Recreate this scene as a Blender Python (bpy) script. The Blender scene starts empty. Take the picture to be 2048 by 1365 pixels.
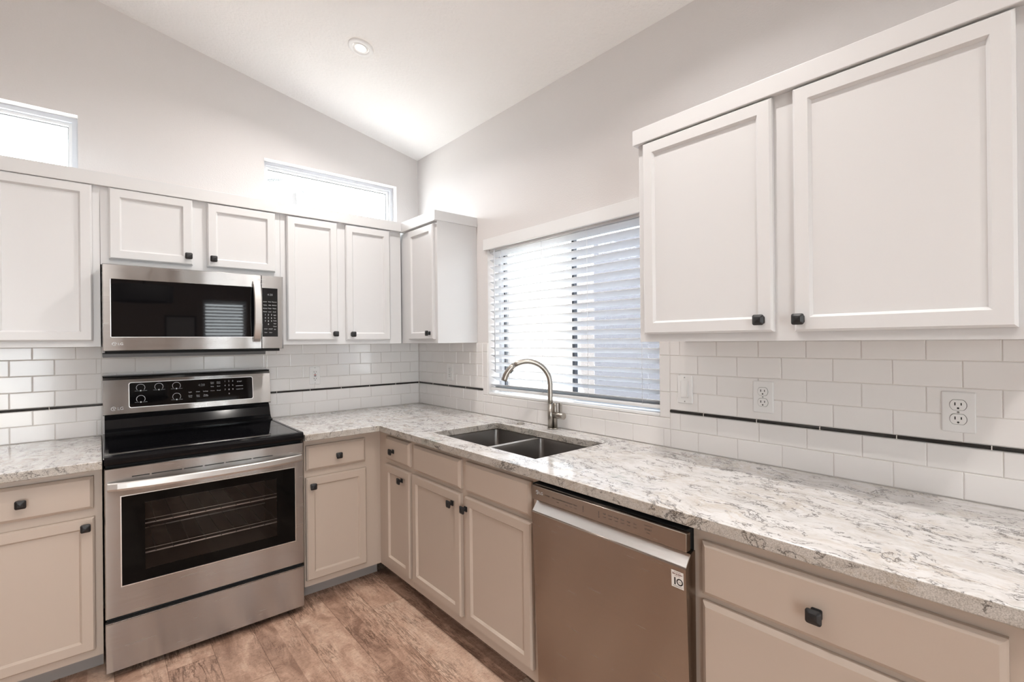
import bpy, bmesh, math, random
from mathutils import Vector, Matrix
random.seed(7)
C = bpy.context.scene.collection
SC = bpy.context.scene
ZOFF = -0.045          # the plan is measured with the floor at z = 0.045; everything is lowered at the end

# ------------------------------------------------------------------ camera
cam_data = bpy.data.cameras.new('camera')
cam = bpy.data.objects.new('camera', cam_data)
C.objects.link(cam)
cam_data.sensor_width = 36.0
cam_data.lens = 36.0 * 961.88 / 2048.0
cam_data.clip_start = 0.02
_fw = Vector((0.65105379, 0.75903108, 0.00087797))
_rt = Vector((0.75900054, -0.65101626, -0.00979836))
_up = Vector((0.00686569, -0.00704564, 0.99995161))
_m = Matrix((_rt, _up, -_fw)).transposed().to_4x4()
_m.translation = Vector((-1.8071, -3.1687, 1.363 + ZOFF))
cam.matrix_world = _m
SC.camera = cam

# ------------------------------------------------------------------ world, exposure
SC.view_settings.view_transform = 'Standard'
SC.view_settings.look = 'None'
SC.view_settings.gamma = 1.0
SC.view_settings.exposure = 0.16
SC.view_settings.use_curve_mapping = False
world = bpy.data.worlds.new('sky')
SC.world = world
world.use_nodes = True
_bg = world.node_tree.nodes['Background']
_bg.inputs['Color'].default_value = (0.93, 0.97, 1.0, 1)
_bg.inputs['Strength'].default_value = 12.5

CAN_POWER = 10.5      # watts per recessed lamp

def area(name, loc, rot, sx, sy, power, color, portal=False):
    d = bpy.data.lights.new(name, 'AREA'); d.shape = 'RECTANGLE'; d.size = sx; d.size_y = sy
    d.energy = power; d.color = color
    if portal: d.cycles.is_portal = True
    o = bpy.data.objects.new(name, d); C.objects.link(o)
    o.location = loc; o.rotation_euler = rot
    return o
# portals that guide the sky light in through the openings
W1 = (1, 1, 1)
area('sky_portal', (-2.95, -5.74, 1.05), (math.radians(90), 0, 0), 1.5, 2.2, 1, W1, True)
area('sky_portal', (-0.42, -5.74, 1.43), (math.radians(90), 0, 0), 0.6, 1.1, 1, W1, True)
area('sky_portal', (0.16, -1.43, 1.45), (0, math.radians(90), 0), 0.95, 1.25, 1, W1, True)
area('sky_portal', (-0.61, 0.155, 2.25), (math.radians(-90), 0, 0), 0.9, 0.45, 1, W1, True)
area('sky_portal', (-2.32, 0.155, 2.25), (math.radians(-90), 0, 0), 0.9, 0.45, 1, W1, True)
_sun = bpy.data.lights.new('sun', 'SUN'); _sun.energy = 9.0; _sun.angle = math.radians(0.6); _sun.color = (1.0, 0.95, 0.88)
_so = bpy.data.objects.new('sun', _sun); C.objects.link(_so)
_so.rotation_euler = Vector((-0.15, -0.25, 0.95)).to_track_quat('Z', 'Y').to_euler()

# ------------------------------------------------------------------ materials
def mat(name):
    m = bpy.data.materials.new(name); m.use_nodes = True
    return m, m.node_tree, m.node_tree.nodes['Principled BSDF']
def node(nt, t, **kw):
    n = nt.nodes.new(t)
    for k, v in kw.items():
        if k in n.inputs: n.inputs[k].default_value = v
        else: setattr(n, k, v)
    return n
def ramp(nt, stops, interp='LINEAR'):
    n = nt.nodes.new('ShaderNodeValToRGB'); n.color_ramp.interpolation = interp
    els = n.color_ramp.elements
    while len(els) < len(stops): els.new(0.5)
    for e, (p, c) in zip(els, stops):
        e.position = p; e.color = (*c, 1) if len(c) == 3 else c
    return n
def posn(nt, scale=(1, 1, 1), rot=(0, 0, 0), loc=(0, 0, 0)):
    g = nt.nodes.new('ShaderNodeNewGeometry')
    mp = nt.nodes.new('ShaderNodeMapping')
    mp.inputs['Scale'].default_value = scale; mp.inputs['Rotation'].default_value = rot; mp.inputs['Location'].default_value = loc
    nt.links.new(g.outputs['Position'], mp.inputs['Vector'])
    return mp
def simple(name, col, rough=0.5, metal=0.0, bump=None, spec=0.5, coat=0.0):
    m, nt, b = mat(name)
    b.inputs['Base Color'].default_value = (*col, 1)
    b.inputs['Roughness'].default_value = rough
    b.inputs['Metallic'].default_value = metal
    b.inputs['Specular IOR Level'].default_value = spec
    b.inputs['Coat Weight'].default_value = coat
    if bump:
        sc, st, dist = bump
        n = node(nt, 'ShaderNodeTexNoise', Scale=sc, Detail=3.0)
        nt.links.new(posn(nt).outputs[0], n.inputs['Vector'])
        bp = node(nt, 'ShaderNodeBump', Strength=st, Distance=dist)
        nt.links.new(n.outputs['Fac'], bp.inputs['Height'])
        nt.links.new(bp.outputs[0], b.inputs['Normal'])
    return m
M = {}
M['wall'] = simple('wall_paint', (0.75, 0.724, 0.716), 0.75, bump=(140, 0.25, 0.004), spec=0.25)
M['taupe'] = simple('taupe_wall_paint', (0.30, 0.235, 0.19), 0.75)
M['ceiling'] = simple('ceiling_paint', (0.90, 0.89, 0.88), 0.8, bump=(70, 0.35, 0.008), spec=0.2)
M['white'] = simple('white_cabinet_paint', (0.700, 0.698, 0.703), 0.38, bump=(300, 0.05, 0.001))
M['greige'] = simple('greige_cabinet_paint', (0.51, 0.42, 0.35), 0.40, bump=(300, 0.06, 0.001))
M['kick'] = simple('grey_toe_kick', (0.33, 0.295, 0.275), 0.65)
M['trimwhite'] = simple('white_trim', (0.84, 0.84, 0.84), 0.4)
M['frame_dark'] = simple('dark_bronze_frame', (0.035, 0.04, 0.05), 0.45)
M['frame_grey'] = simple('pale_grey_frame', (0.62, 0.64, 0.68), 0.45)
M['black'] = simple('matte_black', (0.012, 0.012, 0.013), 0.42)
M['blackgloss'] = simple('black_enamel', (0.006, 0.006, 0.007), 0.10, spec=0.22)
M['blackdeep'] = simple('black_recess', (0.008, 0.008, 0.008), 0.8)
M['blackglass'] = simple('black_glass', (0.004, 0.004, 0.005), 0.03, spec=0.5)
M['ovenglass'] = simple('oven_black_glass', (0.003, 0.003, 0.003), 0.05, spec=0.12)
M['strip'] = simple('black_liner_tile', (0.012, 0.010, 0.009), 0.22)
M['grout'] = simple('grout', (0.74, 0.70, 0.66), 0.9)
M['outlet'] = simple('white_plastic', (0.82, 0.81, 0.80), 0.3)
M['slot'] = simple('dark_slot', (0.02, 0.02, 0.02), 0.6)
M['screw'] = simple('screw_metal', (0.35, 0.35, 0.35), 0.35, 0.8)
M['red'] = simple('red_button', (0.35, 0.05, 0.04), 0.5)
M['mark'] = simple('pale_markings', (0.62, 0.64, 0.66), 0.5)
M['markdim'] = simple('dim_markings', (0.24, 0.25, 0.26), 0.5)
M['markdark'] = simple('dark_markings', (0.07, 0.06, 0.055), 0.5)
M['cord'] = simple('white_cord', (0.85, 0.86, 0.88), 0.6)
M['darkgrey'] = simple('dark_grey_metal', (0.10, 0.105, 0.11), 0.4, 0.5)
M['cavity'] = simple('oven_cavity_enamel', (0.045, 0.034, 0.030), 0.6)
M['rack'] = simple('oven_rack_chrome', (0.90, 0.88, 0.86), 0.42, 0.5)
M['tile'] = simple('glazed_white_tile', (0.83, 0.805, 0.79), 0.13, bump=(28, 0.08, 0.0015))
M['chair'] = simple('white_patio_metal', (0.75, 0.76, 0.78), 0.5)
M['block'] = simple('sky_screen_wall', (0.24, 0.215, 0.195), 0.9, bump=(40, 0.4, 0.01))  # dark tone keeps the view between the slats from glaring
M['concrete'] = simple('concrete', (0.60, 0.58, 0.55), 0.9, bump=(60, 0.3, 0.005))
M['lowbounce'] = simple('low_bounce_ground', (0.27, 0.24, 0.205), 0.95, bump=(60, 0.3, 0.005))  # low tone chosen to cut light bounced up onto the blind
M['trunk'] = simple('palm_trunk', (0.08, 0.075, 0.075), 0.9)
M['frond'] = simple('palm_frond', (0.075, 0.082, 0.085), 0.9)
M['post'] = simple('shade_toned_stucco', (0.15, 0.147, 0.155), 0.9)  # darkened to carry the shade of a patio cover that is not built
M['sticker'] = simple('sticker_paper', (0.80, 0.77, 0.74), 0.5)
M['stickerred'] = simple('sticker_maroon', (0.16, 0.05, 0.045), 0.5)
M['shade'] = simple('dark_lamp_shade', (0.06, 0.055, 0.05), 0.7)
M['print'] = simple('picture_print', (0.45, 0.44, 0.42), 0.7)

def brushed(name, col, rough, aniso=0.95, stretch=(6, 6, 160), axis='Z'):
    m, nt, b = mat(name)
    b.inputs['Base Color'].default_value = (*col, 1)
    b.inputs['Metallic'].default_value = 1.0
    n = node(nt, 'ShaderNodeTexNoise', Scale=1.0, Detail=4.0)
    nt.links.new(posn(nt, stretch).outputs[0], n.inputs['Vector'])
    r = node(nt, 'ShaderNodeMapRange'); r.inputs['To Min'].default_value = rough * 0.85; r.inputs['To Max'].default_value = rough * 1.2
    nt.links.new(n.outputs['Fac'], r.inputs['Value']); nt.links.new(r.outputs[0], b.inputs['Roughness'])
    if aniso:     # thin sheet metal is never quite flat
        w = node(nt, 'ShaderNodeTexNoise', Scale=1.0, Detail=0.0); nt.links.new(posn(nt, (8, 8, 1.0)).outputs[0], w.inputs['Vector'])
        wb = node(nt, 'ShaderNodeBump', Strength=1.0, Distance=0.004); nt.links.new(w.outputs['Fac'], wb.inputs['Height']); nt.links.new(wb.outputs[0], b.inputs['Normal'])
    if aniso:
        b.inputs['Anisotropic'].default_value = aniso
        b.inputs['Anisotropic Rotation'].default_value = 0.25
        t = nt.nodes.new('ShaderNodeTangent'); t.direction_type = 'RADIAL'; t.axis = axis
        nt.links.new(t.outputs[0], b.inputs['Tangent'])
    return m
M['steel'] = brushed('brushed_stainless', (0.46, 0.452, 0.445), 0.25)
M['steelDW'] = brushed('reflection_tinted_stainless', (0.36, 0.31, 0.27), 0.25)  # brown reflection of the room put into the steel colour
M['steelpol'] = brushed('polished_stainless', (0.76, 0.75, 0.74), 0.30, 0.0)
M['handle'] = brushed('brushed_steel_handle', (0.62, 0.60, 0.58), 0.42, 0.0, (4, 120, 120))
M['sink'] = brushed('satin_sink_steel', (0.28, 0.265, 0.255), 0.34, 0.0, (60, 60, 60))
M['nickel'] = brushed('brushed_nickel', (0.44, 0.41, 0.37), 0.32, 0.0, (200, 200, 10))

def glass(name, tint, gloss=0.12, rough=0.0):
    m = bpy.data.materials.new(name); m.use_nodes = True
    nt = m.node_tree; nt.nodes.clear()
    out = nt.nodes.new('ShaderNodeOutputMaterial')
    tr = node(nt, 'ShaderNodeBsdfTransparent'); tr.inputs[0].default_value = (*tint, 1)
    gl = node(nt, 'ShaderNodeBsdfGlossy'); gl.inputs['Roughness'].default_value = rough
    fr = node(nt, 'ShaderNodeFresnel', IOR=1.45)
    g = nt.nodes.new('ShaderNodeNewGeometry')
    io = node(nt, 'ShaderNodeMath', operation='MULTIPLY_ADD'); io.inputs[1].default_value = 1/1.45 - 1.45; io.inputs[2].default_value = 1.45
    nt.links.new(g.outputs['Backfacing'], io.inputs[0]); nt.links.new(io.outputs[0], fr.inputs['IOR'])
    mx = nt.nodes.new('ShaderNodeMixShader')
    nt.links.new(fr.outputs[0], mx.inputs[0]); nt.links.new(tr.outputs[0], mx.inputs[1]); nt.links.new(gl.outputs[0], mx.inputs[2])
    nt.links.new(mx.outputs[0], out.inputs[0])
    return m
M['pane'] = glass('clear_pane', (0.95, 0.98, 0.98))
M['ovenpane'] = glass('tinted_oven_pane', (0.52, 0.48, 0.46))
M['screen'] = glass('insect_screen', (0.45, 0.46, 0.50), rough=0.6)

def emissive(name, col, strength):
    m, nt, b = mat(name)
    b.inputs['Emission Color'].default_value = (*col, 1); b.inputs['Emission Strength'].default_value = strength
    return m
M['lamp'] = emissive('lit_lamp_lens', (1.0, 0.86, 0.70), 14.0)

def slat_mat():
    m, nt, b = mat('white_blind_slat')
    b.inputs['Base Color'].default_value = (0.70, 0.71, 0.73, 1); b.inputs['Roughness'].default_value = 0.4
    tl = node(nt, 'ShaderNodeBsdfTranslucent'); tl.inputs[0].default_value = (0.86, 0.91, 0.98, 1)
    mx = nt.nodes.new('ShaderNodeMixShader'); mx.inputs[0].default_value = 0.12
    nt.links.new(b.outputs[0], mx.inputs[1]); nt.links.new(tl.outputs[0], mx.inputs[2])
    nt.links.new(mx.outputs[0], nt.nodes['Material Output'].inputs[0])
    return m
M['slat'] = slat_mat()

def quartz():
    m, nt, b = mat('veined_quartz')
    L = nt.links
    P = posn(nt, (1, 1, 1), (0, 0, math.radians(8)))
    warp = node(nt, 'ShaderNodeTexNoise', Scale=5.0, Detail=4.0); L.new(P.outputs[0], warp.inputs['Vector'])
    wsub = node(nt, 'ShaderNodeVectorMath', operation='SUBTRACT'); wsub.inputs[1].default_value = (0.5, 0.5, 0.5)
    L.new(warp.outputs['Color'], wsub.inputs[0])
    wsc = node(nt, 'ShaderNodeVectorMath', operation='SCALE'); wsc.inputs['Scale'].default_value = 0.16
    L.new(wsub.outputs[0], wsc.inputs[0])
    add = node(nt, 'ShaderNodeVectorMath', operation='ADD'); L.new(P.outputs[0], add.inputs[0]); L.new(wsc.outputs[0], add.inputs[1])
    st = nt.nodes.new('ShaderNodeMapping'); st.inputs['Scale'].default_value = (2.3, 1.0, 2.0); L.new(add.outputs[0], st.inputs[0])
    # base clouds
    c1 = node(nt, 'ShaderNodeTexNoise', Scale=8.0, Detail=10.0, Roughness=0.72); L.new(st.outputs[0], c1.inputs['Vector'])
    base = ramp(nt, [(0.28, (0.47, 0.435, 0.40)), (0.41, (0.60, 0.58, 0.565)), (0.54, (0.69, 0.68, 0.675)), (0.75, (0.75, 0.74, 0.74))])
    L.new(c1.outputs['Fac'], base.inputs[0])
    # fine veins : contour of a noise
    def vein(scale, w, detail, rough, off):
        mp = nt.nodes.new('ShaderNodeMapping'); mp.inputs['Location'].default_value = off; L.new(st.outputs[0], mp.inputs[0])
        n = node(nt, 'ShaderNodeTexNoise', Scale=scale, Detail=detail, Roughness=rough); L.new(mp.outputs[0], n.inputs['Vector'])
        s = node(nt, 'ShaderNodeMath', operation='SUBTRACT'); s.inputs[1].default_value = 0.5; L.new(n.outputs['Fac'], s.inputs[0])
        a = node(nt, 'ShaderNodeMath', operation='ABSOLUTE'); L.new(s.outputs[0], a.inputs[0])
        r = ramp(nt, [(0.0, (1, 1, 1)), (w, (0, 0, 0))]); L.new(a.outputs[0], r.inputs[0])
        return r
    def mask(scale, lo, hi, off):
        mp = nt.nodes.new('ShaderNodeMapping'); mp.inputs['Location'].default_value = off; L.new(st.outputs[0], mp.inputs[0])
        n = node(nt, 'ShaderNodeTexNoise', Scale=scale, Detail=4.0, Roughness=0.6); L.new(mp.outputs[0], n.inputs['Vector'])
        r = ramp(nt, [(lo, (0, 0, 0)), (hi, (1, 1, 1))]); L.new(n.outputs['Fac'], r.inputs[0])
        return r
    def mul(a, b_, f=1.0):
        n = node(nt, 'ShaderNodeMath', operation='MULTIPLY'); L.new(a.outputs[0], n.inputs[0]); L.new(b_.outputs[0], n.inputs[1])
        n2 = node(nt, 'ShaderNodeMath', operation='MULTIPLY'); n2.inputs[1].default_value = f; L.new(n.outputs[0], n2.inputs[0])
        n2.use_clamp = True
        return n2
    def over(prev, fac, col):
        x = node(nt, 'ShaderNodeMix', data_type='RGBA')
        L.new(fac.outputs[0], x.inputs[0]); L.new(prev, x.inputs[6]); x.inputs[7].default_value = (*col, 1)
        return x.outputs[2]
    tan = mul(vein(9, 0.06, 6, 0.7, (3, 1, 5)), mask(5, 0.42, 0.62, (7, 2, 1)), 0.55)
    out = over(base.outputs[0], tan, (0.50, 0.42, 0.33))
    grn = mul(vein(4, 0.05, 8, 0.75, (1, 8, 3)), mask(3.2, 0.60, 0.70, (2, 9, 4)), 0.6)
    out = over(out, grn, (0.20, 0.30, 0.27))
    fine = mul(vein(6.5, 0.016, 7, 0.66, (0, 0, 0)), mask(7.0, 0.46, 0.53, (11, 3, 2)), 1.0)
    out = over(out, fine, (0.075, 0.065, 0.06))
    fine2 = mul(vein(15, 0.022, 5, 0.62, (6, 2, 8)), mask(6.0, 0.52, 0.60, (1, 13, 5)), 0.8)
    out = over(out, fine2, (0.14, 0.12, 0.11))
    bold = mul(vein(6, 0.024, 9, 0.72, (5, 5, 5)), mask(4.2, 0.55, 0.61, (4, 12, 6)), 1.0)
    out = over(out, bold, (0.045, 0.04, 0.04))
    # sawn front edges look sandier
    g = nt.nodes.new('ShaderNodeNewGeometry'); sp = nt.nodes.new('ShaderNodeSeparateXYZ'); L.new(g.outputs['Normal'], sp.inputs[0])
    er = ramp(nt, [(0.25, (1, 1, 1)), (0.6, (0, 0, 0))]); L.new(sp.outputs[2], er.inputs[0])
    grain = node(nt, 'ShaderNodeTexNoise', Scale=420.0, Detail=2.0); L.new(P.outputs[0], grain.inputs['Vector'])
    gr = ramp(nt, [(0.35, (0.44, 0.39, 0.33)), (0.6, (0.80, 0.75, 0.68))]); L.new(grain.outputs['Fac'], gr.inputs[0])
    mm = node(nt, 'ShaderNodeMix', data_type='RGBA', blend_type='MULTIPLY')
    ef = node(nt, 'ShaderNodeMath', operation='MULTIPLY'); ef.inputs[1].default_value = 0.8; L.new(er.outputs[0], ef.inputs[0])
    L.new(ef.outputs[0], mm.inputs[0]); L.new(out, mm.inputs[6]); L.new(gr.outputs[0], mm.inputs[7])
    L.new(mm.outputs[2], b.inputs['Base Color'])
    rr = node(nt, 'ShaderNodeMath', operation='MULTIPLY_ADD'); rr.inputs[1].default_value = 0.4; rr.inputs[2].default_value = 0.10
    L.new(er.outputs[0], rr.inputs[0]); L.new(rr.outputs[0], b.inputs['Roughness'])
    return m
M['quartz'] = quartz()

def planks():
    m, nt, b = mat('wood_plank_floor')
    L = nt.links
    W, LEN, X0 = 0.1637, 1.22, -0.789
    g = nt.nodes.new('ShaderNodeNewGeometry'); sp = nt.nodes.new('ShaderNodeSeparateXYZ'); L.new(g.outputs['Position'], sp.inputs[0])
    def math_(op, a, v=None, v2=None):
        n = node(nt, 'ShaderNodeMath', operation=op)
        L.new(a, n.inputs[0]) if hasattr(a, 'links') else setattr(n.inputs[0], 'default_value', a)
        if v is not None:
            L.new(v, n.inputs[1]) if hasattr(v, 'links') else setattr(n.inputs[1], 'default_value', v)
        if v2 is not None: n.inputs[2].default_value = v2
        return n.outputs[0]
    u = math_('DIVIDE', math_('SUBTRACT', sp.outputs[0], X0), W)
    iu = math_('FLOOR', u); fu = math_('FRACT', u)
    wn = node(nt, 'ShaderNodeTexWhiteNoise', noise_dimensions='1D'); L.new(iu, wn.inputs['W'])
    off = math_('MULTIPLY', wn.outputs['Value'], 3.0)
    v = math_('ADD', math_('DIVIDE', sp.outputs[1], LEN), off)
    iv = math_('FLOOR', v); fv = math_('FRACT', v)
    cb = nt.nodes.new('ShaderNodeCombineXYZ'); L.new(iu, cb.inputs[0]); L.new(iv, cb.inputs[1])
    rnd = node(nt, 'ShaderNodeTexWhiteNoise', noise_dimensions='3D'); L.new(cb.outputs[0], rnd.inputs['Vector'])
    # grain coordinates shifted plank by plank
    sh = node(nt, 'ShaderNodeVectorMath', operation='SCALE'); sh.inputs['Scale'].default_value = 9.0; L.new(rnd.outputs['Color'], sh.inputs[0])
    ad = node(nt, 'ShaderNodeVectorMath', operation='ADD'); L.new(g.outputs['Position'], ad.inputs[0]); L.new(sh.outputs[0], ad.inputs[1])
    def grain(scale, mscale, detail, rough, dist=0.0):
        mp = nt.nodes.new('ShaderNodeMapping'); mp.inputs['Scale'].default_value = mscale; L.new(ad.outputs[0], mp.inputs[0])
        n = node(nt, 'ShaderNodeTexNoise', Scale=scale, Detail=detail, Roughness=rough, Distortion=dist); L.new(mp.outputs[0], n.inputs['Vector'])
        return n.outputs['Fac']
    half = math_('FLOOR', math_('MULTIPLY', fu, 2.0))
    cb2 = nt.nodes.new('ShaderNodeCombineXYZ'); L.new(iu, cb2.inputs[0]); L.new(iv, cb2.inputs[1]); L.new(half, cb2.inputs[2])
    rnd2 = node(nt, 'ShaderNodeTexWhiteNoise', noise_dimensions='3D'); L.new(cb2.outputs[0], rnd2.inputs['Vector'])
    tone = math_('ADD', math_('MULTIPLY_ADD', rnd.outputs['Value'], 0.24, -0.12), math_('MULTIPLY_ADD', rnd2.outputs['Value'], 0.20, -0.10))
    cloud = math_('ADD', grain(9.0, (1.5, 0.6, 1), 10, 0.72, 0.8), tone)
    base = ramp(nt, [(0.20, (0.24, 0.138, 0.096)), (0.42, (0.45, 0.290, 0.212)), (0.58, (0.57, 0.405, 0.310)), (0.80, (0.71, 0.565, 0.46))])
    L.new(cloud, base.inputs[0])
    # saw marks running across the plank
    saw = grain(95.0, (0.55, 1.9, 1), 4, 0.75, 1.6)
    sr = ramp(nt, [(0.32, (0.52, 0.46, 0.42)), (0.47, (1, 1, 1)), (0.66, (1.2, 1.19, 1.18))]); L.new(saw, sr.inputs[0])
    x1 = node(nt, 'ShaderNodeMix', data_type='RGBA', blend_type='MULTIPLY'); x1.inputs[0].default_value = 0.9
    L.new(base.outputs[0], x1.inputs[6]); L.new(sr.outputs[0], x1.inputs[7])
    # dark grain lines and cracks along the plank
    ln = grain(11.0, (4.5, 0.45, 1), 7, 0.7, 1.0)
    la = math_('ABSOLUTE', math_('SUBTRACT', ln, 0.5))
    lr = ramp(nt, [(0.0, (0.30, 0.25, 0.22)), (0.045, (1, 1, 1))]); L.new(la, lr.inputs[0])
    lm = grain(3.5, (1.5, 0.8, 1), 4, 0.6)
    lmr = ramp(nt, [(0.44, (0, 0, 0)), (0.56, (1, 1, 1))]); L.new(lm, lmr.inputs[0])
    x2 = node(nt, 'ShaderNodeMix', data_type='RGBA', blend_type='MULTIPLY'); L.new(lmr.outputs[0], x2.inputs[0])
    L.new(x1.outputs[2], x2.inputs[6]); L.new(lr.outputs[0], x2.inputs[7])
    # seams
    ed = math_('MINIMUM', fu, math_('SUBTRACT', 1.0, fu))
    ev = math_('MULTIPLY', math_('MINIMUM', fv, math_('SUBTRACT', 1.0, fv)), LEN / W)
    em = math_('MINIMUM', ed, ev)
    sm = ramp(nt, [(0.0, (0.38, 0.33, 0.30)), (0.012, (1, 1, 1))]); L.new(em, sm.inputs[0])
    x3 = node(nt, 'ShaderNodeMix', data_type='RGBA', blend_type='MULTIPLY'); x3.inputs[0].default_value = 1.0
    L.new(x2.outputs[2], x3.inputs[6]); L.new(sm.outputs[0], x3.inputs[7])
    L.new(x3.outputs[2], b.inputs['Base Color'])
    b.inputs['Roughness'].default_value = 0.48
    bp = node(nt, 'ShaderNodeBump', Strength=0.2, Distance=0.002); L.new(saw, bp.inputs['Height']); L.new(bp.outputs[0], b.inputs['Normal'])
    return m
M['floor'] = planks()

# ------------------------------------------------------------------ mesh building
class MB:
    def __init__(s): s.bm = bmesh.new(); s.mi = 0; s.mats = []
    def use(s, m):
        m = M[m]
        if m not in s.mats: s.mats.append(m)
        s.mi = s.mats.index(m); return s
    def face(s, pts, smooth=False):
        f = s.bm.faces.new([s.bm.verts.new(p) for p in pts]); f.material_index = s.mi; f.smooth = smooth; return f
    def box(s, x0, x1, y0, y1, z0, z1, bev=0.0, seg=2):
        x0, x1 = min(x0, x1), max(x0, x1); y0, y1 = min(y0, y1), max(y0, y1); z0, z1 = min(z0, z1), max(z0, z1)
        V = [s.bm.verts.new(p) for p in ((x0,y0,z0),(x1,y0,z0),(x1,y1,z0),(x0,y1,z0),(x0,y0,z1),(x1,y0,z1),(x1,y1,z1),(x0,y1,z1))]
        F = [s.bm.faces.new([V[i] for i in q]) for q in ((3,2,1,0),(4,5,6,7),(0,1,5,4),(1,2,6,5),(2,3,7,6),(3,0,4,7))]
        for f in F: f.material_index = s.mi
        if bev:
            ed = list({e for f in F for e in f.edges})
            r = bmesh.ops.bevel(s.bm, geom=ed, offset=bev, segments=seg, profile=0.6, affect='EDGES')
            for f in r['faces']: f.material_index = s.mi; f.smooth = True
        return s
    def loops(s, rings, cap0=True, cap1=True, smooth=False, closed=True):
        R = [[s.bm.verts.new(p) for p in r] for r in rings]
        n = len(R[0])
        for a, b in zip(R, R[1:]):
            for i in range(n if closed else n - 1):
                j = (i + 1) % n
                f = s.bm.faces.new((a[i], a[j], b[j], b[i])); f.material_index = s.mi; f.smooth = smooth
        if cap0: f = s.bm.faces.new(R[0][::-1]); f.material_index = s.mi
        if cap1: f = s.bm.faces.new(R[-1]); f.material_index = s.mi
        return s
    def cyl(s, p0, p1, r0, r1=None, n=24, smooth=True):
        return s.tube([p0, p1], [r0, r0 if r1 is None else r1], n, smooth)
    def tube(s, pts, r, n=12, smooth=True):
        pts = [Vector(p) for p in pts]
        if not isinstance(r, (list, tuple)): r = [r] * len(pts)
        rings = []; prev = None
        for i, p in enumerate(pts):
            t = (pts[min(i+1, len(pts)-1)] - pts[max(i-1, 0)]).normalized()
            if prev is None:
                a = Vector((0, 0, 1)) if abs(t.z) < 0.9 else Vector((1, 0, 0))
                u = t.cross(a).normalized()
            else:
                u = (prev - t * prev.dot(t)).normalized()
            prev = u; w = t.cross(u)
            rings.append([p + (u * math.cos(k*2*math.pi/n) + w * math.sin(k*2*math.pi/n)) * r[i] for k in range(n)])
        return s.loops(rings, smooth=smooth)
    def build(s, name, parent=None, mats=None, base=None, sharp=True):
        bmesh.ops.recalc_face_normals(s.bm, faces=s.bm.faces[:])
        me = bpy.data.meshes.new(name)
        if base is None: base = Vector((0, 0, 0)) if parent is None else world_base(parent)
        for v in s.bm.verts: v.co -= base
        s.bm.to_mesh(me); s.bm.free()
        for m in s.mats: me.materials.append(m)
        o = bpy.data.objects.new(name, me); C.objects.link(o)
        if parent is None: o.location = base
        else: o.parent = parent
        return o
def world_base(o):
    b = Vector(o.location)
    while o.parent: o = o.parent; b += Vector(o.location)
    return b
def thing(name, label, cat, loc, group=None):
    o = bpy.data.objects.new(name, None); C.objects.link(o)
    o.empty_display_size = 0.05; o.location = loc
    o['label'] = label; o['category'] = cat
    if group: o['group'] = group
    return o
def tag(o, label, cat, group=None):
    o['label'] = label; o['category'] = cat
    if group: o['group'] = group
    return o
def struct(o): o['kind'] = 'structure'; return o
def structE(name, loc=(0, 0, 0)):
    o = bpy.data.objects.new(name, None); C.objects.link(o); o.location = loc; o['kind'] = 'structure'; return o

# plane mappers : a along the wall, z up, d out into the room
def PL(base): return lambda a, z, d=0.0: (a, base - d, z)      # wall with the range, faces -y
def PR(base): return lambda a, z, d=0.0: (base - d, a, z)      # wall with the window, faces -x
def ring(pf, a0, a1, z0, z1, inset, d):
    a0, a1 = min(a0, a1), max(a0, a1)
    return [pf(a0+inset, z0+inset, d), pf(a1-inset, z0+inset, d), pf(a1-inset, z1-inset, d), pf(a0+inset, z1-inset, d)]
def rrect(pf, a0, a1, z0, z1, r, d, n=5):
    out = []
    for ca, cz, s0 in ((a1-r, z1-r, 0), (a0+r, z1-r, 90), (a0+r, z0+r, 180), (a1-r, z0+r, 270)):
        for k in range(n+1):
            t = math.radians(s0 + 90*k/n); out.append(pf(ca + r*math.cos(t), cz + r*math.sin(t), d))
    return out
def pbox(b, pf, a0, a1, z0, z1, d0, d1, bev=0.0):
    p, q = pf(a0, z0, d0), pf(a1, z1, d1)
    return b.box(p[0], q[0], p[1], q[1], p[2], q[2], bev)
TH = 0.02
def shaker(pf, a0, a1, z0, z1, parent, m, fr=0.043, name='door'):
    b = MB().use(m)
    b.loops([ring(pf, a0, a1, z0, z1, 0, 0.0008), ring(pf, a0, a1, z0, z1, 0, TH-0.006), ring(pf, a0, a1, z0, z1, 0.006, TH),
             ring(pf, a0, a1, z0, z1, fr-0.004, TH), ring(pf, a0, a1, z0, z1, fr-0.0025, TH-0.002), ring(pf, a0, a1, z0, z1, fr+0.002, TH-0.0075),
             ring(pf, a0, a1, z0, z1, fr+0.003, TH-0.0095)])
    return b.build(name, parent)
def slab(pf, a0, a1, z0, z1, parent, m, name='drawer_front', ch=0.011):
    b = MB().use(m)
    b.loops([ring(pf, a0, a1, z0, z1, 0, 0.0008), ring(pf, a0, a1, z0, z1, 0, TH-0.009), ring(pf, a0, a1, z0, z1, 0.002, TH-0.007), ring(pf, a0, a1, z0, z1, ch, TH)])
    return b.build(name, parent)
def knob(pf, a, z, parent, s=0.0155):
    b = MB().use('black'); d = TH
    def sq(h, dd): return rrect(pf, a-h, a+h, z-h, z+h, h*0.35, dd, 3)
    b.loops([sq(0.011, d+0.0002), sq(0.011, d+0.003), sq(0.006, d+0.005), sq(0.006, d+0.015), sq(s*0.92, d+0.018), sq(s, d+0.020), sq(s, d+0.023), sq(s*0.55, d+0.0275), sq(0.002, d+0.029)])
    return b.build('knob', parent)
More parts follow.
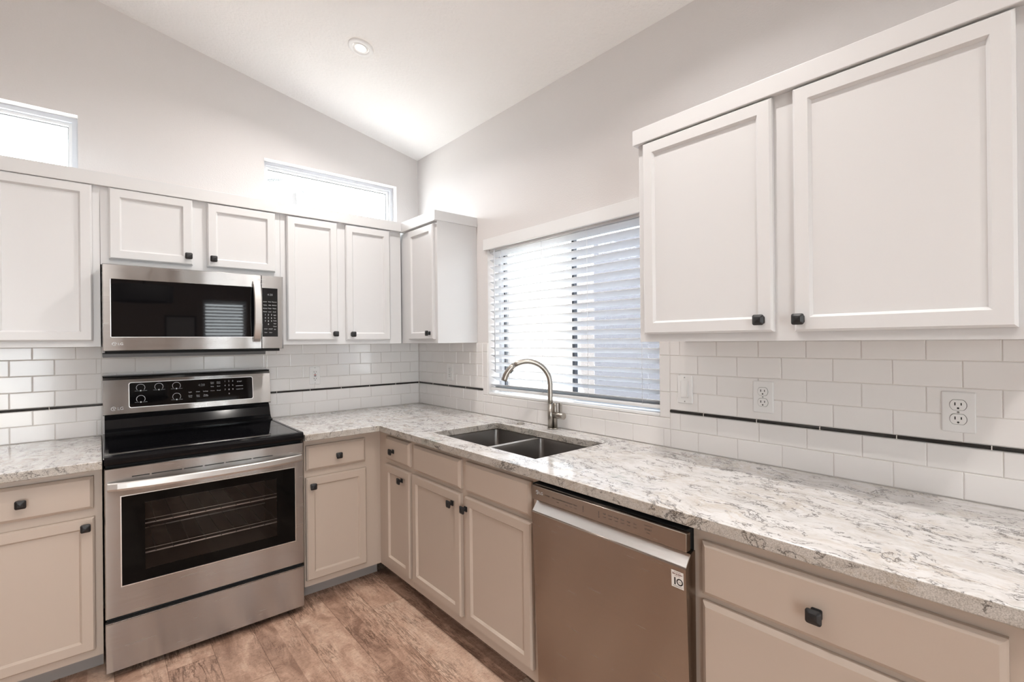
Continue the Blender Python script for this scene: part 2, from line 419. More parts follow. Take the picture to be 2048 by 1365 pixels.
def text_into(b, s, size, pf, a, z, d, sgn=1, align='LEFT', bold=0.0, thick=0.0):
    cu = bpy.data.curves.new('t', 'FONT'); cu.body = s; cu.size = size; cu.align_x = align; cu.offset = bold; cu.resolution_u = 3
    o = bpy.data.objects.new('t', cu); C.objects.link(o)
    me = bpy.data.meshes.new_from_object(o.evaluated_get(bpy.context.evaluated_depsgraph_get()))
    vs = [b.bm.verts.new(pf(a + sgn*v.co.x, z + v.co.y, d)) for v in me.vertices]
    for p in me.polygons:
        try: f = b.bm.faces.new([vs[i] for i in p.vertices]); f.material_index = b.mi
        except ValueError: pass
    bpy.data.objects.remove(o); bpy.data.curves.remove(cu); bpy.data.meshes.remove(me)
def disc_into(b, pf, a, z, d, r0, r1, t0=0, t1=360, n=28):
    for k in range(n):
        u, v = math.radians(t0+(t1-t0)*k/n), math.radians(t0+(t1-t0)*(k+1)/n)
        q = [pf(a+r1*math.cos(u), z+r1*math.sin(u), d), pf(a+r1*math.cos(v), z+r1*math.sin(v), d)]
        q += [pf(a+r0*math.cos(v), z+r0*math.sin(v), d), pf(a+r0*math.cos(u), z+r0*math.sin(u), d)] if r0 > 0 else [pf(a, z, d)]
        b.face(q)
def badge(pf, a, z, d, s, sgn, parent, m='mark'):
    """round emblem (a ring with a stroke face) followed by two letters"""
    b = MB().use(m)
    disc_into(b, pf, a, z, d, s*0.40, s*0.5, 0, 320)
    pbox(b, pf, a-0.04*s, a+0.04*s, z-0.22*s, z+0.25*s, d-0.0001, d+0.0001)
    pbox(b, pf, a, a+sgn*0.2*s, z-0.22*s, z-0.14*s, d-0.0001, d+0.0001)
    disc_into(b, pf, a-sgn*0.18*s, z+0.16*s, d, 0, 0.06*s, n=10)
    pbox(b, pf, a, a+sgn*0.45*s, z-0.03*s, z+0.05*s, d-0.0001, d+0.0001)
    text_into(b, 'LG', s*1.0, pf, a+sgn*s*0.72, z-s*0.35, d, sgn, bold=0.0)
    return b.build('logo', parent)

# ------------------------------------------------------------------ room shell
Zc, ZF = 0.914, 0.045
XW, YR = -5.2, -5.6                    # far west wall, rear wall
def ceil_z(x): return 2.715 - 0.2085 * x
def cells_solid(name, xs, ys, zf, holes, mapf, t, m, topf=None):
    """wall of thickness t made from grid cells; holes = (a0,a1,z0,z1)"""
    b = MB().use(m); A = sorted(set(xs)); Z = sorted(set(ys))
    inside = lambda i, j: 0 <= i < len(A)-1 and 0 <= j < len(Z)-1 and not any(h[0]-1e-6 <= A[i] and A[i+1] <= h[1]+1e-6 and h[2]-1e-6 <= Z[j] and Z[j+1] <= h[3]+1e-6 for h in holes)
    zz = lambda i, j: topf(A[i]) if (topf and j == len(Z)-1) else Z[j]
    for i in range(len(A)-1):
        for j in range(len(Z)-1):
            if not inside(i, j): continue
            q = [(A[i], zz(i, j)), (A[i+1], zz(i+1, j)), (A[i+1], zz(i+1, j+1)), (A[i], zz(i, j+1))]
            b.face([mapf(a, z, 0) for a, z in q]); b.face([mapf(a, z, -t) for a, z in q][::-1])
            for (di, dj), (k, l) in (((0, -1), (0, 1)), ((1, 0), (1, 2)), ((0, 1), (2, 3)), ((-1, 0), (3, 0))):
                if not inside(i+di, j+dj):
                    (a, z), (a2, z2) = q[k], q[l]
                    b.face([mapf(a, z, 0), mapf(a, z, -t), mapf(a2, z2, -t), mapf(a2, z2, 0)])
    bmesh.ops.remove_doubles(b.bm, verts=b.bm.verts[:], dist=1e-5)
    return struct(b.build(name))
WT = 0.15
KW = (-2.027, -0.84, 1.037, 1.945)        # sink window opening: y0,y1,z0,z1
C2 = (-1.045, -0.174, 2.10, 2.487)        # clerestory windows: x0,x1,z0,z1
C1 = (-2.752, -1.881, 2.10, 2.493)
RW = (-0.70, -0.14, 0.95, 2.0)            # rear window
RD = (-3.55, -2.25, ZF, 2.15)             # unseen glass door, added and sized for fill light
cells_solid('wall_left', [XW, C1[0], C1[1], C2[0], C2[1], 0], [ZF, C1[2], C2[3], C1[3], 2.6], None, [C1, (C2[0], C2[1], C2[2], C2[3])], PL(0), WT, 'wall', ceil_z)
cells_solid('wall_right', [YR, KW[0], KW[1], 0], [ZF, KW[2], KW[3], 2.715], None, [KW], PR(0), WT, 'wall')
cells_solid('wall_rear', [XW, RD[0], RD[1], RW[0], RW[1], 0], [ZF, RW[2], RW[3], RD[3], 2.6], None, [RW, RD], lambda a, z, d=0: (a, YR + d, z), WT, 'taupe', ceil_z)
b = MB().use('taupe'); b.box(XW - WT, XW, YR, 0, ZF, ceil_z(XW)); struct(b.build('wall_west'))
b = MB().use('ceiling')
x0, x1 = XW - WT, WT  # slab overrun past the rear wall is added to keep the sun out
b.loops([[(x0, YR-1.1, ceil_z(x0)), (x1, YR-1.1, ceil_z(x1)), (x1, WT, ceil_z(x1)), (x0, WT, ceil_z(x0))],
         [(x0, YR-1.1, ceil_z(x0)+0.15), (x1, YR-1.1, ceil_z(x1)+0.15), (x1, WT, ceil_z(x1)+0.15), (x0, WT, ceil_z(x0)+0.15)]])
struct(b.build('ceiling'))
b = MB().use('floor'); b.box(XW - WT, WT, YR - WT, WT, ZF - 0.12, ZF); struct(b.build('floor'))

# ------------------------------------------------------------------ windows
def clerestory(n, h):
    a0, a1, z0, z1 = h
    w = structE('window_%d' % n, (0.5*(a0+a1), 0.06, z0))
    pf = lambda a, z, d=0: (a, d, z)
    for nm, m, i0, i1, d0, d1 in (('frame', 'frame_grey', 0.0, 0.022, 0.055, 0.13), ('sash', 'trimwhite', 0.022, 0.036, 0.075, 0.12)):
        b = MB().use(m)
        r = lambda i, d: ring(pf, a0, a1, z0, z1, i, d)
        b.loops([r(i0+0.0005, d1), r(i0+0.0005, d0), r(i1, d0), r(i1, d1), r(i0+0.0005, d1)], False, False)
        b.build(nm, w)
    b = MB().use('frame_dark'); r = lambda i, d: ring(pf, a0, a1, z0, z1, i, d)
    b.loops([r(0.036, 0.105), r(0.036, 0.095), r(0.039, 0.095), r(0.039, 0.105), r(0.036, 0.105)], False, False); b.build('gasket', w)
    b = MB().use('pane'); b.face(r(0.036, 0.10)); b.build('pane', w)
clerestory(2, C2); clerestory(3, C1)

def sink_window():
    a0, a1, z0, z1 = KW
    w = structE('window_1', (0.10, 0.5*(a0+a1), z0))
    pf = lambda a, z, d=0: (d, a, z)
    mid = -1.452
    def fr(nm, m, A0, A1, Z0, Z1, i1, d0, d1):
        b = MB().use(m); r = lambda i, d: ring(pf, A0, A1, Z0, Z1, i, d)
        b.loops([r(0.0005, d1), r(0.0005, d0), r(i1, d0), r(i1, d1), r(0.0005, d1)], False, False); return b.build(nm, w)
    fr('frame', 'frame_grey', a0, a1, z0, z1, 0.022, 0.085, 0.14)
    fr('sash', 'frame_dark', a0+0.022, mid+0.012, z0+0.022, z1-0.022, 0.018, 0.095, 0.115)
    fr('sash', 'frame_grey', mid-0.008, a1-0.022, z0+0.022, z1-0.022, 0.012, 0.117, 0.135)
    b = MB().use('frame_dark'); b.box(0.09, 0.117, a1-0.056, a1-0.044, z0+0.03, z1-0.03); b.build('stile', w)
    b = MB().use('pane'); b.face([pf(a0+0.04, z0+0.04, 0.105), pf(mid-0.008, z0+0.04, 0.105), pf(mid-0.008, z1-0.04, 0.105), pf(a0+0.04, z1-0.04, 0.105)]); b.build('pane', w)
    b = MB().use('pane'); b.face([pf(mid+0.02, z0+0.045, 0.126), pf(a1-0.05, z0+0.045, 0.126), pf(a1-0.05, z1-0.045, 0.126), pf(mid+0.02, z1-0.045, 0.126)]); b.build('pane', w)
    b = MB().use('screen'); b.face([pf(a0+0.03, z0+0.03, 0.138), pf(mid-0.01, z0+0.03, 0.138), pf(mid-0.01, z1-0.03, 0.138), pf(a0+0.03, z1-0.03, 0.138)]); b.build('insect_screen', w)
    b = MB().use('trimwhite'); b.box(-0.004, 0.085, a0+0.001, a1-0.001, z0-0.02+0.0205, z0+0.014, 0.003); b.build('window_sill', w)
sink_window()

def rear_openings():
    w = structE('window_4', (-0.42, YR-0.08, RW[2]))
    pf = lambda a, z, d=0: (a, YR - d, z)
    b = MB().use('trimwhite'); r = lambda i, d: ring(pf, *RW, i, d)
    b.loops([r(0.0005, 0.13), r(0.0005, 0.06), r(0.04, 0.06), r(0.04, 0.13), r(0.0005, 0.13)], False, False); b.build('frame', w)
    b = MB().use('pane'); b.face(r(0.04, 0.1)); b.build('pane', w)
    b = MB().use('slat')
    for k in range(22):
        z = RW[2] + 0.03 + k*0.046
        b.loops([[(RW[0]+0.01, YR-0.05, z-0.012), (RW[0]+0.01, YR-0.01, z+0.012), (RW[1]-0.01, YR-0.01, z+0.012), (RW[1]-0.01, YR-0.05, z-0.012)],
                 [(RW[0]+0.01, YR-0.05, z-0.009), (RW[0]+0.01, YR-0.01, z+0.015), (RW[1]-0.01, YR-0.01, z+0.015), (RW[1]-0.01, YR-0.05, z-0.009)]])
    o = b.build('blind_slats', w)
    d = structE('fill_light_door', (-2.95, YR-0.08, ZF))  # added opening that lets in frontal fill light
    b = MB().use('trimwhite'); r = lambda i, dd: ring(pf, *RD, i, dd)
    b.loops([r(0.0005, 0.13), r(0.0005, 0.05), r(0.06, 0.05), r(0.06, 0.13), r(0.0005, 0.13)], False, False)
    b.box(-2.99, -2.91, YR-0.12, YR-0.06, ZF+0.06, RD[3]-0.06); b.build('frame', d)
    b = MB().use('pane'); b.face(r(0.06, 0.09)); b.build('pane', d)
rear_openings()

# ------------------------------------------------------------------ recessed ceiling lamps
def can_light(x, y, label, group=None):
    z = ceil_z(x)
    t = thing('recessed_ceiling_light', label, 'ceiling light', (x, y, z), group)
    n = Vector((-0.2085, 0, -1)).normalized(); ux = Vector((1, 0, -0.2085)).normalized(); uy = Vector((0, 1, 0))
    c = Vector((x, y, z))
    def rg(r, h): return [c + ux*r*math.cos(k*math.pi/20) + uy*r*math.sin(k*math.pi/20) + n*h for k in range(40)]
    b = MB().use('trimwhite')
    b.loops([rg(0.064, 0.0005), rg(0.064, 0.006), rg(0.060, 0.009), rg(0.041, 0.010), rg(0.039, 0.006)], False, False, True)
    b.build('trim_ring', t)
    b = MB().use('trimwhite'); b.loops([rg(0.0388, 0.0062), rg(0.0385, 0.009), rg(0.030, 0.011), rg(0.026, 0.008)], False, False, True); b.build('gimbal_ring', t)
    b = MB().use('lamp'); b.loops([rg(0.0385, 0.0058), rg(0.026, 0.0075)], False, True); b.build('lens', t)
    d = bpy.data.lights.new('lamp', 'AREA'); d.shape = 'DISK'; d.size = 0.07; d.energy = CAN_POWER; d.color = (1.0, 0.955, 0.915); d.spread = math.radians(150)
    o = bpy.data.objects.new('lamp', d); C.objects.link(o); o.parent = t
    o.location = n * 0.014; o.rotation_euler = (-n).to_track_quat('Z', 'Y').to_euler()
    return t
can_light(-0.7813, -0.809, 'lit white recessed light on the sloped ceiling above the range')
for (x, y) in ((-0.78, -2.35), (-1.75, -2.1), (-1.75, -3.9), (-0.78, -3.9), (-3.2, -1.4), (-3.2, -3.2)):
    can_light(x, y, 'lit white recessed light on the ceiling behind the camera', 'recessed lights outside the picture')

# ------------------------------------------------------------------ cabinets
def upper(side, name, label, a0, a1, z0, z1, doors, depth=0.305, group='white upper cabinets', seen=True):
    pf0 = PL(0) if side == 'L' else PR(0)
    am = 0.5*(a0+a1); t = thing('upper_cabinet', label, 'cabinet', pf0(am, z0, depth/2), group)
    b = MB().use('white'); pbox(b, pf0, a0, a1, z0, z1, 0.0015, depth); b.build('cabinet_body', t)
    pf = (PL if side == 'L' else PR)(-depth)
    for (d0, d1, e0, e1, k) in doors:
        o = shaker(pf, d0, d1, e0, e1, t, 'white')
        if k: knob(pf, k[0], k[1], o)
    return t
ZB, ZT = 1.357, 2.088
e = 0.0006
upper('L', '', 'white upper cabinet cut by the left edge of the photo, beside the microwave', -2.20, -1.802-e, ZB, ZT, [(-2.155, -1.829, 1.383, 2.083, None)])
upper('L', '', 'short white two-door upper cabinet directly above the microwave', -1.802+e, -1.042-e, 1.732, ZT,
      [(-1.772, -1.451, 1.758, 2.083, (-1.471, 1.799)), (-1.390, -1.070, 1.756, 2.080, (-1.365, 1.796))])
upper('L', '', 'tall white two-door upper cabinet between microwave and corner', -1.042+e, -0.306, ZB, ZT,
      [(-1.011, -0.728, 1.382, 2.078, (-0.748, 1.418)), (-0.677, -0.390, 1.381, 2.077, (-0.642, 1.416))])
upper('R', '', 'narrow white one-door upper cabinet in the corner left of the sink window', -0.002, -0.730, ZB, ZT,
      [(-0.405, -0.705, 1.381, 2.068, (-0.668, 1.417))], depth=0.29)
upper('R', '', 'wide white upper cabinet right of the sink window, biggest doors', -2.140, -3.145, ZB, 2.072,
      [(-2.166, -2.603, 1.384, 2.066, (-2.570, 1.419)), (-2.659, -3.094, 1.383, 2.065, (-2.675, 1.417))])

def crown(name, pieces):
    b = MB().use('white')
    for q in pieces: b.box(*q, 0.002)
    return struct(b.build(name))
crown('trim_1', [(-2.20, -0.3115, -0.327, -0.3057, 2.084, 2.145), (-0.3115, -0.2905, -0.730, -0.306, 2.080, 2.142), (-0.3115, -0.001, -0.738, -0.7306, 2.083, 2.142)])
crown('trim_2', [(-0.3270, -0.3057, -3.145, -2.128, 2.070, 2.125), (-0.3057, -0.001, -2.1394, -2.128, 2.070, 2.125)])

def base(side, label, a0, a1, face, parts, depth_in=0.03, kick_in=0.09, group='greige base cabinets', zb=0.132, ends=(True, True), back=0.012):
    pf0 = PL(0) if side == 'L' else PR(0)
    t = thing('base_cabinet', label, 'cabinet', pf0(0.5*(a0+a1), ZF, face/2), group)
    b = MB().use('greige'); T = 0.016
    lo, hi = min(a0, a1), max(a0, a1)
    pbox(b, pf0, lo, hi, zb, 0.8795, face-0.019, face)                    # face frame
    pbox(b, pf0, lo, lo+T, zb, 0.8795, back, face-0.019); pbox(b, pf0, hi-T, hi, zb, 0.8795, back, face-0.019)
    pbox(b, pf0, lo+T, hi-T, zb, zb+T, back, face-0.019); pbox(b, pf0, lo+T, hi-T, zb+T, 0.8795, back, back+0.008)
    b.build('cabinet_body', t)
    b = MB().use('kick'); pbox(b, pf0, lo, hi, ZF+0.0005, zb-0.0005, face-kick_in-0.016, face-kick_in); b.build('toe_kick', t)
    pf = (PL if side == 'L' else PR)(-face)
    for kind, d0, d1, e0, e1, k in parts:
        o = shaker(pf, d0, d1, e0, e1, t, 'greige') if kind == 'door' else slab(pf, d0, d1, e0, e1, t, 'greige', kind)
        if k: knob(pf, k[0], k[1], o)
    return t
base('L', 'greige base cabinet left of the range, one drawer over one door', -2.262, -1.803, 0.64,
     [('drawer_front', -2.229, -1.829, 0.722, 0.849, (-2.029, 0.787)), ('door', -2.229, -1.827, 0.165, 0.688, (-1.853, 0.655))])
base('L', 'greige base cabinet between range and corner, one drawer over one door', -1.030, -0.602, 0.64,
     [('drawer_front', -1.022, -0.711, 0.719, 0.845, (-0.862, 0.778)), ('door', -1.024, -0.708, 0.165, 0.684, (-0.994, 0.641))])
base('R', 'narrow greige base cabinet in the corner, small drawer over slim door', -0.641, -1.0175, 0.62,
     [('drawer_front', -0.746, -1.005, 0.737, 0.858, (-0.840, 0.790)), ('door', -0.737, -1.005, 0.178, 0.709, (-0.933, 0.657))])
base('R', 'wide greige sink base cabinet with two doors and two blank fronts', -1.0185, -1.925, 0.62,
     [('false_front', -1.046, -1.451, 0.731, 0.856, None), ('false_front', -1.488, -1.897, 0.730, 0.856, None),
      ('door', -1.032, -1.451, 0.178, 0.709, (-1.394, 0.657)), ('door', -1.486, -1.898, 0.178, 0.709, (-1.498, 0.658))])
base('R', 'greige drawer base cabinet right of the dishwasher', -2.514, -3.145, 0.62,
     [('drawer_front', -2.543, -3.094, 0.709, 0.845, (-2.806, 0.771)), ('drawer_front', -2.543, -3.094, 0.447, 0.692, (-2.818, 0.571)), ('drawer_front', -2.543, -3.094, 0.178, 0.430, (-2.818, 0.306))])

# ------------------------------------------------------------------ countertops
def slab_cells(name, xs, ys, keep, z0, z1, m, bev, label):
    b = MB().use(m)
    X, Y = sorted(xs), sorted(ys)
    ok = lambda i, j: 0 <= i < len(X)-1 and 0 <= j < len(Y)-1 and keep(0.5*(X[i]+X[i+1]), 0.5*(Y[j]+Y[j+1]))
    for i in range(len(X)-1):
        for j in range(len(Y)-1):
            if not ok(i, j): continue
            q = [(X[i], Y[j]), (X[i+1], Y[j]), (X[i+1], Y[j+1]), (X[i], Y[j+1])]
            b.face([(x, y, z1) for x, y in q]); b.face([(x, y, z0) for x, y in q][::-1])
            for (di, dj), (k, l) in (((0, -1), (0, 1)), ((1, 0), (1, 2)), ((0, 1), (2, 3)), ((-1, 0), (3, 0))):
                if not ok(i+di, j+dj):
                    p, r = q[k], q[l]; b.face([(*p, z0), (*r, z0), (*r, z1), (*p, z1)])
    bmesh.ops.remove_doubles(b.bm, verts=b.bm.verts[:], dist=1e-5)
    bmesh.ops.recalc_face_normals(b.bm, faces=b.bm.faces[:])
    ed = [e_ for e_ in b.bm.edges if len(e_.link_faces) == 2 and abs(e_.link_faces[0].normal.dot(e_.link_faces[1].normal)) < 0.5]
    r = bmesh.ops.bevel(b.bm, geom=ed, offset=bev, segments=3, profile=0.6, affect='EDGES')
    for f in r['faces']: f.smooth = True
    xs_, ys_ = 0.5*(X[0]+X[-1]), 0.5*(Y[0]+Y[-1])
    return tag(b.build(name, None, base=Vector((xs_, ys_, z0))), label, 'countertop', 'veined stone countertops')
SX0, SX1, SY0, SY1 = -0.548, -0.137, -1.832, -1.085     # sink cut-out
slab_cells('countertop', [-1.0448, -0.6585, SX0, SX1, -0.010], [-3.25, SY0, SY1, -0.7135, -0.010],
           lambda x, y: (x > -0.6585 or y > -0.7135) and not (SX0 < x < SX1 and SY0 < y < SY1), 0.8805, Zc, 'quartz', 0.003,
           'long L-shaped white veined countertop around the sink corner')
slab_cells('countertop', [-2.275, -1.8022], [-0.7135, -0.010], lambda x, y: True, 0.8805, Zc, 'quartz', 0.003,
           'short white veined countertop left of the range')

# ------------------------------------------------------------------ backsplash tile
def splash():
    PT, PW_R, PW_L, GR = 0.0755, 0.1543, 0.1512, 0.0017
    rows = [(0.9145, 0.991, 0), (0.991, 1.0612, 1), (1.0730, 1.1475, 0), (1.1475, 1.2225, 1), (1.2225, 1.2975, 0), (1.2975, ZB-0.0006, 1)]
    rows_mw = rows[:-1] + [(1.2975, 1.357, 1), (1.357, 1.43, 0)]
    b = MB().use('tile')
    def tile(pf, a0, a1, z0, z1):
        a0, a1 = min(a0, a1), max(a0, a1)
        if a1-a0 < 0.006 or z1-z0 < 0.006: return
        g = GR/2
        b.loops([ring(pf, a0, a1, z0, z1, g, 0.001), ring(pf, a0, a1, z0, z1, g, 0.0062), ring(pf, a0, a1, z0, z1, g+0.0008, 0.0074), ring(pf, a0, a1, z0, z1, g+0.0028, 0.008)], False, True)
    def run(pf, lo, hi, rws, first, pitch, par):
        for z0, z1, p in rws:
            off = first + (0 if p == par else pitch/2)
            k0 = int(math.floor((lo-off)/pitch)); k = k0
            while off + k*pitch < hi:
                l, h = max(lo, off+k*pitch), min(hi, off+(k+1)*pitch)
                tile(pf, l, h, z0, z1); k += 1
    L, R = PL(0), PR(0)
    run(L, -2.262, -1.80, rows, -0.0805-PW_L*20, PW_L, 1)
    run(L, -1.80, -1.044, rows, -0.0805-PW_L*20, PW_L, 1)
    run(L, -1.044, -0.0085, rows, -0.0805-PW_L*20, PW_L, 1)
    run(R, -0.79, -0.0085, rows, -2.122-PW_R*10, PW_R, 1)
    run(R, -2.077, -0.79, [(0.9145, 0.991, 0), (0.991, 1.036, 1)], -2.122-PW_R*10, PW_R, 1)
    run(R, -3.25, -2.077, rows, -2.122-PW_R*10, PW_R, 1)
    for z0, z1 in ((1.037, 1.145), (1.145, 1.299), (1.299, ZB-0.0006)):
        tile(R, -2.077, -2.0275, z0, z1); tile(R, -0.8395, -0.79, z0, z1)
    o = b.build('trim_3'); struct(o)
    b = MB().use('grout')
    L_ = lambda a0, a1, z0, z1: b.box(a0, a1, -0.0055, -0.0004, z0, z1)
    L_(-2.262, -0.006, 0.905, ZB-0.0006)
    for y0, y1, z1 in ((-3.25, -2.0275, ZB-0.0006), (-2.0275, -0.8395, 1.0365), (-0.8395, -0.0004, ZB-0.0006)):
        b.box(-0.0055, -0.0004, y0, y1, 0.905, z1)
    GB = b; b = MB().use('strip')
    def liner(pf, a0, a1):
        pbox(GB, pf, a0-0.0011, a0+0.0011, 1.0616, 1.0726, 0.005, 0.0128)
        zc = 0.5*(1.0612+1.0730)
        prof = [(-0.0055, 0.003), (-0.0055, 0.008), (-0.004, 0.011), (0, 0.0125), (0.004, 0.011), (0.0055, 0.008), (0.0055, 0.003)]
        b.loops([[pf(a0+0.0012, zc+q[0], q[1]) for q in prof], [pf(a1-0.0012, zc+q[0], q[1]) for q in prof]], True, True)
    k = -0.0125; edges = [-0.0135, -0.2, -0.397, -0.594, -0.793, -0.990, -1.19, -1.39, -1.59, -1.79, -1.99, -2.19, -2.262]
    for a, c in zip(edges, edges[1:]): liner(L, a, c)
    for a, c in ((-0.0135, -0.21), (-0.21, -0.41), (-0.41, -0.61), (-0.61, -0.79)): liner(R, a, c)
    ed = [-2.077, -2.224] + [-2.224-0.2007*i for i in range(1, 6)]
    for a, c in zip(ed, ed[1:]): liner(R, a, c)
    struct(GB.build('trim_4')); struct(b.build('trim_5'))
splash()

# ------------------------------------------------------------------ outlets and switch
def outlet(pf, a, z, label, w=0.070, h=0.113, kind='duplex', sgn=1, sc=1.0):
    t = thing('wall_outlet' if kind != 'switch' else 'light_switch', label, 'outlet' if kind != 'switch' else 'switch', pf(a, z, 0.008), 'wall plates on the backsplash')
    b = MB().use('outlet'); D = 0.0082
    rr = lambda i, d: rrect(pf, a-w/2+i, a+w/2-i, z-h/2+i, z+h/2-i, 0.004, d, 3)
    b.loops([rr(0, D), rr(0, D+0.0025), rr(0.002, D+0.0045), rr(0.004, D+0.005)], True, True); b.build('cover_plate', t)
    F = D+0.0051
    def oval(zc, r=0.0172*sc):
        pts = []
        for k in range(24):
            u = k*math.pi/12; pts.append((max(-0.0135*sc, min(0.0135*sc, r*math.sin(u)))*1.0, r*math.cos(u)))
        return pts
    if kind == 'duplex':
        for s in (1, -1):
            zc = z + s*0.0195*sc
            b = MB().use('outlet')
            pts = [(r_*1.0, q) for q, r_ in oval(zc)]
            pts = [(max(-0.0172*sc, min(0.0172*sc, math.cos(k*math.pi/14)*0.0172*sc)), max(-0.0140*sc, min(0.0140*sc, math.sin(k*math.pi/14)*0.0172*sc))) for k in range(28)]
            b.loops([[pf(a+p, zc+q, F) for p, q in pts], [pf(a+p, zc+q, F+0.002) for p, q in pts]], False, True)
            ob = b.build('receptacle', t)
            b = MB().use('slot'); E_ = F+0.0022
            b.loops([[pf(a+p*1.06, zc+q*1.06, F+0.0003) for p, q in pts], [pf(a+p*1.0, zc+q*1.0, F+0.0003) for p, q in pts]], False, False)
            for dx, hh in ((-0.0064, 0.0042), (0.0064, 0.0035)):
                pbox(b, pf, a+sgn*dx*sc-0.0013, a+sgn*dx*sc+0.0013, zc+0.003-hh*sc, zc+0.003+hh*sc, E_-0.0004, E_)
            disc_into(b, pf, a, zc-0.0085*sc, E_, 0, 0.0026*sc, n=12)
            b.build('slots', ob)
        b = MB().use('screw'); disc_into(b, pf, a, z, F+0.001, 0, 0.0028, n=12); b.build('screw', t)
    else:
        b = MB().use('outlet')
        q = lambda i, d: ring(pf, a-0.0168, a+0.0168, z-0.0335, z+0.0335, i, d)
        b.loops([q(0, F-0.0005), q(0, F+0.0015), q(0.001, F+0.002)], False, True); ob = b.build('rocker_frame' if kind == 'switch' else 'receptacle', t)
        if kind == 'switch':
            b = MB().use('outlet')
            b.loops([[pf(a-0.0135, z-0.030, F+0.0015), pf(a+0.0135, z-0.030, F+0.0015), pf(a+0.0135, z+0.030, F+0.0015), pf(a-0.0135, z+0.030, F+0.0015)],
                     [pf(a-0.0130, z-0.0295, F+0.0065), pf(a+0.0130, z-0.0295, F+0.0065), pf(a+0.0130, z+0.0295, F+0.0024), pf(a-0.0130, z+0.0295, F+0.0024)]], False, True)
            b.build('rocker', ob)
        else:
            E_ = F+0.0023
            for s in (1, -1):
                b = MB().use('slot')
                for dx, hh in ((-0.0064, 0.0042), (0.0064, 0.0035)): pbox(b, pf, a+sgn*dx-0.0013, a+sgn*dx+0.0013, z+s*0.021+0.002-hh, z+s*0.021+0.002+hh, E_-0.0004, E_)
                disc_into(b, pf, a, z+s*0.021-0.0085, E_, 0, 0.0026, n=12)
                b.build('slots', ob)
            b = MB().use('red'); pbox(b, pf, a-0.007, a+0.007, z+0.0012, z+0.0058, E_-0.0006, E_); b.build('reset_button', ob)
            b = MB().use('slot'); pbox(b, pf, a-0.007, a+0.007, z-0.0058, z-0.0012, E_-0.0006, E_); b.build('test_button', ob)
        for s in (1, -1):
            b = MB().use('screw'); disc_into(b, pf, a, z+s*0.0485, F+0.0002, 0, 0.0026, n=12); b.build('screw', t)
    return t
outlet(PL(0), -0.7625, 1.1577, 'white outlet with centre buttons on the tile right of the range', kind='gfci', w=0.066)
outlet(PR(0), -0.427, 1.160, 'faint white duplex outlet on the tile left of the sink window', sgn=-1)
outlet(PR(0), -2.146, 1.162, 'white rocker light switch on the tile beside the window', kind='switch', sgn=-1, w=0.066)
outlet(PR(0), -2.448, 1.156, 'white duplex outlet between the light switch and the oversized outlet', sgn=-1)
outlet(PR(0), -2.962, 1.156, 'oversized white duplex outlet at the right end of the tile', sgn=-1, w=0.071, h=0.112)

# ------------------------------------------------------------------ window blind
def blind():
    t = thing('window_blind', 'white horizontal slat blind hanging half open in the sink window', 'blind', (0.035, -1.43, 1.10))
    y0, y1 = KW[0]+0.006, KW[1]-0.006
    b = MB().use('trimwhite'); b.box(-0.018, -0.0015, -2.048, -0.818, 1.922, 1.987, 0.002)
    b.box(-0.0015, -0.0005, -2.048, -0.818, 1.946, 1.987); b.build('valance', t)
    b = MB().use('trimwhite'); b.box(0.012, 0.058, y0, y1, 1.912, 1.943); b.build('head_rail', t)
    tilt = math.radians(28); c, s_ = math.cos(tilt), math.sin(tilt)
    for k in range(19):
        z = 1.895 - 0.0446*k
        b = MB().use('slat'); R = []
        for y in (y0, y1):
            top, bot = [], []
            for i in range(7):
                u = -0.025 + 0.05*i/6; crown_ = 0.0016*(1-(u/0.025)**2)
                for lst, h in ((top, crown_+0.0013), (bot, crown_-0.0013)): lst.append((0.035 + u*c + h*s_, y, z - u*s_ + h*c))
            R.append(top + bot[::-1])
        b.loops(R, True, True)
        o = b.build('slat', t)
        for p in o.data.polygons:
            if len(p.vertices) == 4: p.use_smooth = False
    b = MB().use('trimwhite'); b.box(0.010, 0.060, y0, y1, 1.068, 1.083, 0.003); b.build('bottom_rail', t)
    for y in (-0.955, -1.30, -1.62, -1.93):
        b = MB().use('cord')
        for x in (0.0105, 0.0595): b.tube([(x, y, 1.08), (x, y, 1.92)], 0.0009, 6)
        b.build('ladder_cord', t)
    b = MB().use('frame_grey'); b.tube([(-0.006, -0.912, 1.918), (-0.004, -0.912, 1.18)], 0.0038, 8); b.build('tilt_wand', t)
blind()

